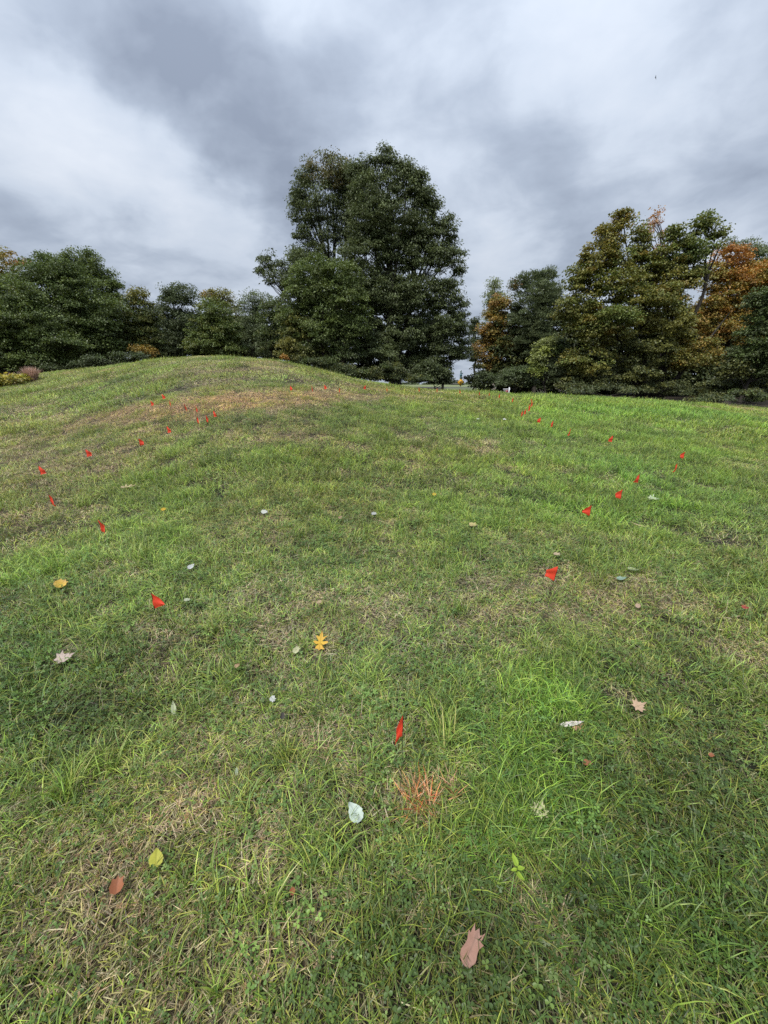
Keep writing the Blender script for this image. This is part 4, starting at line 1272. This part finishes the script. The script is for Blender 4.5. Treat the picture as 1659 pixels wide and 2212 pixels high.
def leaf_mesh(shape, size, asp, c1, c2, curl, roll, rg, hole=None):
    half = SHAPES[shape]
    pts = half + [(-x * rg.uniform(.85, 1.1), y) for (x, y) in half[-2:0:-1]]
    out = []
    for i in range(len(pts)):
        a, b = np.array(pts[i]), np.array(pts[(i + 1) % len(pts)])
        m = max(1, int(np.linalg.norm(b - a) / .14))
        for k in range(m):
            out.append(a + (b - a) * k / m + rg.normal(0, .012, 2))
    out = np.array(out); n = len(out)
    rings = [.18, .45, .75, 1.0]
    V = [np.zeros((1, 2))] + [out * r for r in rings]
    P = np.concatenate(V) * np.array([asp, 1]) * size
    x, y = P[:, 0], P[:, 1]
    r2 = (x * x + y * y) / size ** 2
    z = size * (curl * (x / size) ** 2 * 1.2 + roll * (y / size) ** 2 * .7 + .05 * np.sin(7 * x / size + 2) * r2 + .05 * np.cos(6 * y / size) * r2 + rg.normal(0, .012, len(x)) * r2)
    z += size * .05 * np.minimum(np.abs(x / size) * 3, 1) - size * .05
    T, Q = [], []
    for j in range(n):
        T.append((0, 1 + j, 1 + (j + 1) % n))
        for k in range(len(rings) - 1):
            a, b = 1 + k * n + j, 1 + k * n + (j + 1) % n
            Q.append((a, a + n, b + n, b))
    f = np.clip(fbm(x / size * 1.6 + rg.random() * 50, y / size * 1.6 + 9) * 1.6 - .3 + .25 * np.sqrt(r2), 0, 1)[:, None]
    C = np.array(c1) * (1 - f) + np.array(c2) * f
    C = C * (1 - .28 * np.exp(-(x / size / .035) ** 2))[:, None] * (1 + rg.normal(0, .05, (len(x), 1)))
    if hole is not None:
        # insect hole: drop the faces round one spot
        cx, cy, hr = [h_ * size for h_ in hole]
        Pm = P
        Q = [q for q in Q if np.hypot(Pm[list(q), 0].mean() - cx, Pm[list(q), 1].mean() - cy) > hr]
    return mesh_np('fallen_leaf', np.stack([x, y, z], 1), T, Q, np.clip(C, .005, 1), smooth=True)


PINK, TAN, WHITE, MINT, YEL, RUST, LIMEC, PALEG = (.40, .235, .185), (.52, .38, .24), (.72, .72, .70), (.50, .60, .50), (.75, .50, .045), (.34, .12, .05), (.42, .46, .06), (.55, .58, .33)
LEAVES = [  # column, row, length in picture units, shape, width factor, two colours, curl, roll, turn, tilt, label
    (1020, 2045, 66, 'torn', .9, PINK, (.34, .18, .12), .35, -.15, .35, .45, 'large pinkish brown leaf with torn lobes, lying in the clover at the bottom'),
    (768, 1757, 46, 'ovate', 1.0, MINT, (.58, .66, .58), .15, .1, -.6, .35, 'pale mint white leaf turned underside up, left of the orange paint'),
    (692, 1388, 44, 'oak', 1.0, YEL, (.66, .36, .08), .2, .15, .2, .5, 'bright yellow oak leaf in the middle of the lawn'),
    (136, 1423, 44, 'maple', .9, (.56, .42, .38), (.60, .48, .40), .25, .1, 1.35, .10, 'pinkish grey star shaped maple leaf at the left'),
    (132, 1261, 34, 'scrap', 1.1, YEL, (.70, .44, .16), .5, .2, .9, .5, 'curled golden yellow leaf near the left edge'),
    (1232, 1563, 52, 'ovate', .30, (.84, .84, .84), (.62, .48, .38), .5, .1, 1.0, .45, 'white edged curled leaf with brown inside, right of the near flag'),
    (1246, 1570, 30, 'maple', .8, (.52, .34, .24), (.50, .24, .10), .5, .2, 2.0, .3, 'brown crumpled leaf tucked against the white edged one'),
    (1165, 1752, 44, 'maple', .8, PALEG, (.56, .52, .28), .5, .3, .1, .7, 'pale yellow green leaf with an insect hole, in lush grass'),
    (337, 1856, 36, 'ovate', 1.15, LIMEC, (.52, .46, .07), .12, .1, .3, .5, 'round yellow green leaf lying at the lower left'),
    (252, 1914, 44, 'scrap', 1.0, RUST, (.40, .17, .09), .8, .5, .5, .4, 'rust brown curled leaf at the lower left'),
    (1378, 1525, 34, 'maple', .85, TAN, (.54, .36, .25), .3, .2, .7, .4, 'tan three pointed leaf in green grass at the right'),
    (1021, 1134, 24, 'scrap', 1.0, TAN, (.60, .52, .20), .5, .2, 1.4, .3, 'small tan and yellow leaf right of the middle'),
    (274, 1051, 30, 'oak', 1.1, (.56, .42, .26), (.60, .46, .28), .2, .2, 1.5, .12, 'flat tan leaf on the brown turf at the left'),
    (571, 1106, 20, 'scrap', 1.1, (.66, .68, .54), WHITE, .3, .2, 1.2, .35, 'small cream white leaf in clover left of the middle'),
    (412, 1225, 18, 'ovate', 1.0, (.58, .62, .60), WHITE, .3, .2, .9, .4, 'small bluish white leaf by the pale green tufts'),
    (404, 1296, 20, 'scrap', .7, (.52, .56, .44), PALEG, .3, .2, 1.9, .3, 'pale grey green leaf scrap right of the front left flag'),
    (375, 1531, 30, 'ovate', .5, (.46, .52, .36), PALEG, .3, .1, .1, .9, 'pale green leaf standing nearly upright at the left'),
    (589, 1510, 20, 'scrap', 1.0, (.56, .62, .50), WHITE, .3, .2, 2.5, .5, 'small whitish green leaf above the dark curled one'),
    (640, 1405, 26, 'scrap', .8, (.46, .42, .26), PALEG, .6, .3, .8, .5, 'greyish tan curled leaf just left of the yellow oak leaf'),
    (1267, 1649, 30, 'scrap', .7, (.34, .20, .10), RUST, .7, .3, 1.3, .3, 'thin brown curled leaf below the white edged one'),
    (1203, 1197, 20, 'scrap', .8, TAN, (.6, .48, .34), .4, .2, 1.5, .3, 'small tan leaf above the leaning right front flag'),
    (938, 1068, 14, 'scrap', 1.0, YEL, YEL, .4, .2, .3, .5, 'tiny yellow leaf in green grass near the middle'),
    (1409, 1077, 26, 'maple', 1.0, (.48, .58, .42), PALEG, .3, .2, 1.3, .2, 'pale green leaf right of the lush tussock'),
    (1610, 1312, 18, 'scrap', 1.0, (.42, .05, .05), (.46, .12, .09), .4, .2, .4, .4, 'small crimson leaf at the right edge'),
    (632, 1926, 20, 'scrap', 1.0, (.46, .13, .06), RUST, .5, .2, .8, .4, 'small orange red leaf beside the tall bright tuft'),
    (808, 1110, 18, 'scrap', .9, (.56, .58, .58), (.5, .5, .5), .4, .2, 1.4, .3, 'small grey white leaf near the middle of the lawn'),
    (353, 1100, 16, 'scrap', 1.0, (.62, .36, .05), YEL, .4, .2, 1.0, .4, 'tiny orange yellow leaf by the dark patch at the left'),
    (1366, 1229, 22, 'ovate', .8, (.44, .52, .36), PALEG, .3, .2, 1.4, .2, 'pale green leaf right of the tan worn patch'),
    (1341, 1250, 22, 'ovate', .8, (.26, .40, .30), (.34, .46, .36), .3, .2, .9, .2, 'bluish green leaf just under the pale green one at the right'),
    (1378, 1309, 18, 'scrap', .9, (.56, .40, .32), TAN, .4, .2, .2, .5, 'pinkish tan leaf scrap in the right worn patch'),
    (689, 1301, 18, 'scrap', .8, (.60, .46, .26), TAN, .3, .2, 1.4, .3, 'pale tan leaf scrap above the yellow oak leaf'),
    (610, 1548, 22, 'scrap', .7, (.05, .045, .04), (.08, .07, .06), .6, .3, .1, .6, 'dark grey curled leaf left of the near flag'),
    (1090, 906, 12, 'scrap', 1.3, WHITE, WHITE, .2, .2, 1.5, .2, 'white leaf far out in the dark clover right of the middle'),
    (1033, 905, 10, 'scrap', 1.2, PALEG, WHITE, .2, .2, 1.2, .2, 'pale speck of leaf left of the white one in the far clover'),
    (1378, 1133, 30, 'lance', .7, (.62, .52, .28), TAN, .2, .2, 1.9, .2, 'straw coloured bent leaf below the lush tussock'),
    (512, 1438, 18, 'scrap', .8, (.62, .32, .13), TAN, .4, .2, 1.0, .4, 'orange stained leaf scrap left of the yellow oak leaf'),
    (735, 1118, 14, 'scrap', .9, (.46, .28, .18), TAN, .4, .2, .6, .4, 'tiny brown leaf left of the grey white one'),
    (1536, 1632, 16, 'scrap', .9, (.44, .17, .08), RUST, .4, .2, .6, .4, 'small rusty leaf in clover at the far right'),
    (511, 1667, 18, 'ovate', .5, (.46, .54, .38), PALEG, .3, .1, .2, .7, 'pale narrow leaf among straw left of the mint white one'),
]
for i, (px, py, ln, shp, asp, c1, c2, cu, ro, turn, tilt, label) in enumerate(LEAVES):
    rg = np.random.default_rng(1200 + i)
    h = .066 if i == 5 else .052
    if ln < 25: c1, c2 = np.array(c1) * .82, np.array(c2) * .82
    c1, c2 = np.array(c1) * .85, np.array(c2) * .85
    p = hit(px, py, h)
    z = p.z + h
    dep = float(project(p.x, p.y, z)[2])
    size = ln * dep / F / 1.55
    hole = {'large': (.14, .46, .06), 'pale ': (.22, .05, .14)}.get(label[:5]) if i in (0, 7) else None
    o = link('fallen_leaf', leaf_mesh(shp, size, asp, c1, c2, cu, ro, rg, hole), M_FALLEN)
    tag(o, label, 'leaf', 'fallen leaves on the lawn')
    view = Vector((p.x, p.y, 0)).normalized()
    # turned on the ground, then tipped a little towards the viewer's side
    R = Matrix.Rotation(-tilt, 3, Vector((view.y, -view.x, 0)).normalized() * -1) @ Matrix.Rotation(-turn, 3, 'Z') @ Matrix.Rotation(math.atan2(-view.x, view.y), 3, 'Z')
    o.matrix_world = Matrix.Translation((p.x, p.y, z)) @ R.to_4x4()
    if ln > 28 and shp != 'lance':
        t = Tubes()
        y0 = SHAPES[shp][0][1] * size
        t.tube([(0, y0 * .98, -size * .03), (size * .05, y0 * 1.25, .0), (size * .12, y0 * 1.6, -.004)], [.0012, .0009, .0009], 4)
        me_o = t.build('leaf_stalk', M_STALK if 'M_STALK' in globals() else M_BARK, o)

# ------------------------------------------------------------------ tufts that stand out of the lawn
def tuft(px, py, w, h, mix, label, n=70, seed=0, name='grass_tuft', cat='grass tuft', Wb=(.0025, .0048), tilt=(.05, .75), bend=(.2, 1.0), spread=.32):
    rg = np.random.default_rng(seed)
    p = hit(px, py, 0)
    dep = float(project(p.x, p.y, p.z)[2])
    k = dep / F
    v, q, t, c = blade_arrays(n, w * k / 2 * spread, (h * k * .5, h * k * 1.05), Wb, tilt, bend, mix, rg)
    v[:, 2] += ground(p.x + v[:, 0], p.y + v[:, 1]) - p.z
    o = link(name, mesh_np(name, v, t, q, c), M_TUFT)
    o.location = p
    tag(o, label, cat, 'tufts of coarse bright grass on the lawn' if cat == 'grass tuft' else 'paint marks on the grass')


BR = dict(bright=4, pale=1.5, green=1)
TUFTS = [(585, 1965, 120, 130, BR, 'tall upright bright green grass tuft at the lower left of the middle', 34), (150, 1720, 160, 110, BR, 'spreading bright green tuft at the lower left edge', 80),
         (240, 1665, 130, 80, BR, 'bright tuft just above the spreading one at the lower left', 60), (470, 2150, 90, 90, BR, 'yellow green tuft at the very bottom of the lawn', 36),
         (992, 1325, 110, 60, BR, 'star shaped bright tuft in the middle of the worn grass', 44), (460, 1365, 110, 60, BR, 'bright tuft right of the front left flag', 60),
         (310, 1205, 130, 60, BR, 'long row of bright blades below the second left flag', 80), (460, 1212, 120, 50, BR, 'bright tuft beside the small bluish white leaf', 60),
         (180, 1095, 90, 36, BR, 'bright tuft between the two left flags', 44), (365, 1085, 80, 34, BR, 'bright tuft right of the dark patch at the left', 36), (650, 1160, 100, 40, BR, 'bright tuft in clover left of the middle', 50),
         (220, 1440, 80, 60, BR, 'bright tuft right of the pinkish maple leaf', 40), (120, 1238, 110, 44, BR, 'pale tuft above the golden yellow leaf', 56), (960, 1600, 180, 90, BR, 'wide bladed green tuft right of the near flag', 50),
         (620, 1640, 120, 80, dict(green=2, bright=1, olive=1), 'olive green tuft left of the near flag', 60), (1450, 1560, 90, 50, dict(green=2, bright=1), 'green tuft right of the tan three pointed leaf', 40),
         (1000, 1120, 130, 40, dict(green=2, bright=2), 'green tuft behind the small tan and yellow leaf', 60), (800, 1870, 90, 60, BR, 'small yellow green tuft right of the mint white leaf', 34)]
for i, (px, py, w, h, mix, lb, n) in enumerate(TUFTS):
    tuft(px, py, w, h, mix, lb, n, 1500 + i)
# the dark lush tussock round the flag at the right, and long leaning grass by the paint mark
for i, (px, py, w, h, n, lb) in enumerate([(1345, 1085, 150, 46, 420, 'dark lush tussock round a flag of the right line'), (1190, 1455, 150, 80, 260, 'dark green lush tussock right of the middle'),
                                           (1075, 1775, 190, 110, 210, 'long dark grass tussock right of the orange paint'), (320, 1165, 110, 46, 260, 'small dark blue green tussock at the left'), (300, 1075, 150, 40, 300, 'dark blue green tussock beside the flat tan leaf')]):
    tuft(px, py, w, h, dict(dark=4, green=3, blue=2), lb, n, 1600 + i, Wb=(.0022, .0042), spread=.8, tilt=(.1, 1.0), bend=(.5, 1.5))
G['paint'] = (.78, .22, .08); G['painty'] = (.76, .38, .17); G['paintp'] = (.60, .43, .27)
tuft(908, 1738, 84, 66, dict(paint=2, painty=3, paintp=5, tan=2), 'bright orange spray painted grass at the foot of the nearest flag', 220, 1700, 'painted_grass', 'paint mark', (.0018, .0036), (.25, 1.2), (.0, .6), .8)
tuft(972, 1712, 50, 60, dict(painty=2, paintp=4), 'fainter orange paint spot right of the bright one', 40, 1701, 'painted_grass', 'paint mark', (.002, .004), (.2, .9), (.1, .7), .7)
tuft(693, 1615, 80, 60, dict(paintp=3, tan=3, straw=2), 'faded orange paint streak left of the near flag', 90, 1702, 'painted_grass', 'paint mark', (.002, .004), (.4, 1.2), (.1, .7), .8)

# ------------------------------------------------------------------ seedling, stalks, bird
def seedling():
    p = hit(1112, 1905, 0)
    r = empty('seedling', p, 'yellow green seedling with four pointed leaves in the lower right clover', 'seedling')
    t = Tubes(); t.tube([(0, 0, -.02), (.004, .0, .04), (.0, .0, .075)], [.0018, .0015, .001], 5); t.build('stem', noise_mat('seedling stem', (.25, .33, .08), (.3, .38, .1), 30), r)
    for i, (a, l, z, til) in enumerate([(1.9, .030, .075, .5), (.1, .024, .065, -.1), (3.2, .018, .06, -.2), (-.7, .026, .045, -.3)]):
        rg = np.random.default_rng(1800 + i)
        me = leaf_mesh('ovate', l * .8, .75, (.22, .33, .035), (.30, .42, .04), .25, .1, rg)
        me.transform(Matrix.Translation((0, l * .5, 0)))
        o = link('leaf', me, M_FALLEN, r)
        o.location = (0, 0, z); o.rotation_euler = (til, 0, a - math.pi / 2)


seedling()
for i, (px, py, h, lb) in enumerate([(1243, 1375, .36, 'dark wiry weed stalk right of the leaning front flag'), (1256, 1405, .24, 'short dark weed stalk beside the taller wiry one'), (470, 1085, .2, 'dark thin stalk behind the left flags')]):
    p = hit(px, py, 0)
    rg = np.random.default_rng(1900 + i)
    t = Tubes()
    top = np.array([rg.normal(0, .03), rg.normal(0, .03), h])
    pts = np.linspace(0, 1, 6)[:, None] * top + rg.normal(0, .004, (6, 3)); pts[0] = (0, 0, -.02)
    t.tube(pts, [.0014, .0013, .0012, .0011, .001, .0008], 4)
    for k in range(7):
        f = .45 + .55 * k / 7
        c = top * f
        e = c + np.array([rg.normal(0, .014), rg.normal(0, .014), .012])
        t.tube([c, (c + e) / 2, e], [.0008, .0018, .0006], 4)
    o = t.build('weed_stalk', M_WIRE); o.location = p
    tag(o, lb, 'weed stalk', 'dark wiry stalks standing in the lawn')


def bird():
    d = pdir(1416, 168) * 60
    r = empty('bird', (d.x, d.y, CAM_Z + d.z), 'small dark bird flying high in the cloudy sky at the right', 'bird')
    m_ = noise_mat('feathers', (.10, .11, .13), (.16, .17, .19), 20, .8)
    t = Tubes(); t.tube([(-.15, 0, 0), (-.07, 0, .01), (.03, 0, .01), (.11, 0, .02), (.15, 0, .02)], [.006, .035, .045, .028, .006], 8); b = t.build('body', m_, r, True)
    for sgn in (-1, 1):
        v = np.array([[.06, sgn * .02, .02], [-.05, sgn * .02, .02], [.07, sgn * .16, .09], [-.03, sgn * .17, .085], [-.02, sgn * .34, .06]])
        v = np.concatenate([v, v - np.array([0, 0, .008])])
        q = [(0, 1, 3, 2), (5, 7, 8, 6)]; tr = [(2, 3, 4), (7, 9, 8), (0, 2, 5), (2, 7, 5), (2, 4, 7), (4, 9, 7), (1, 6, 3), (3, 6, 8), (3, 8, 4), (4, 8, 9)]
        link('wing', mesh_np('wing', v, tr, q), m_, r)
    r.rotation_euler = (.5, -.5, 2.2); r.scale = (.62, .62, .62)


bird()
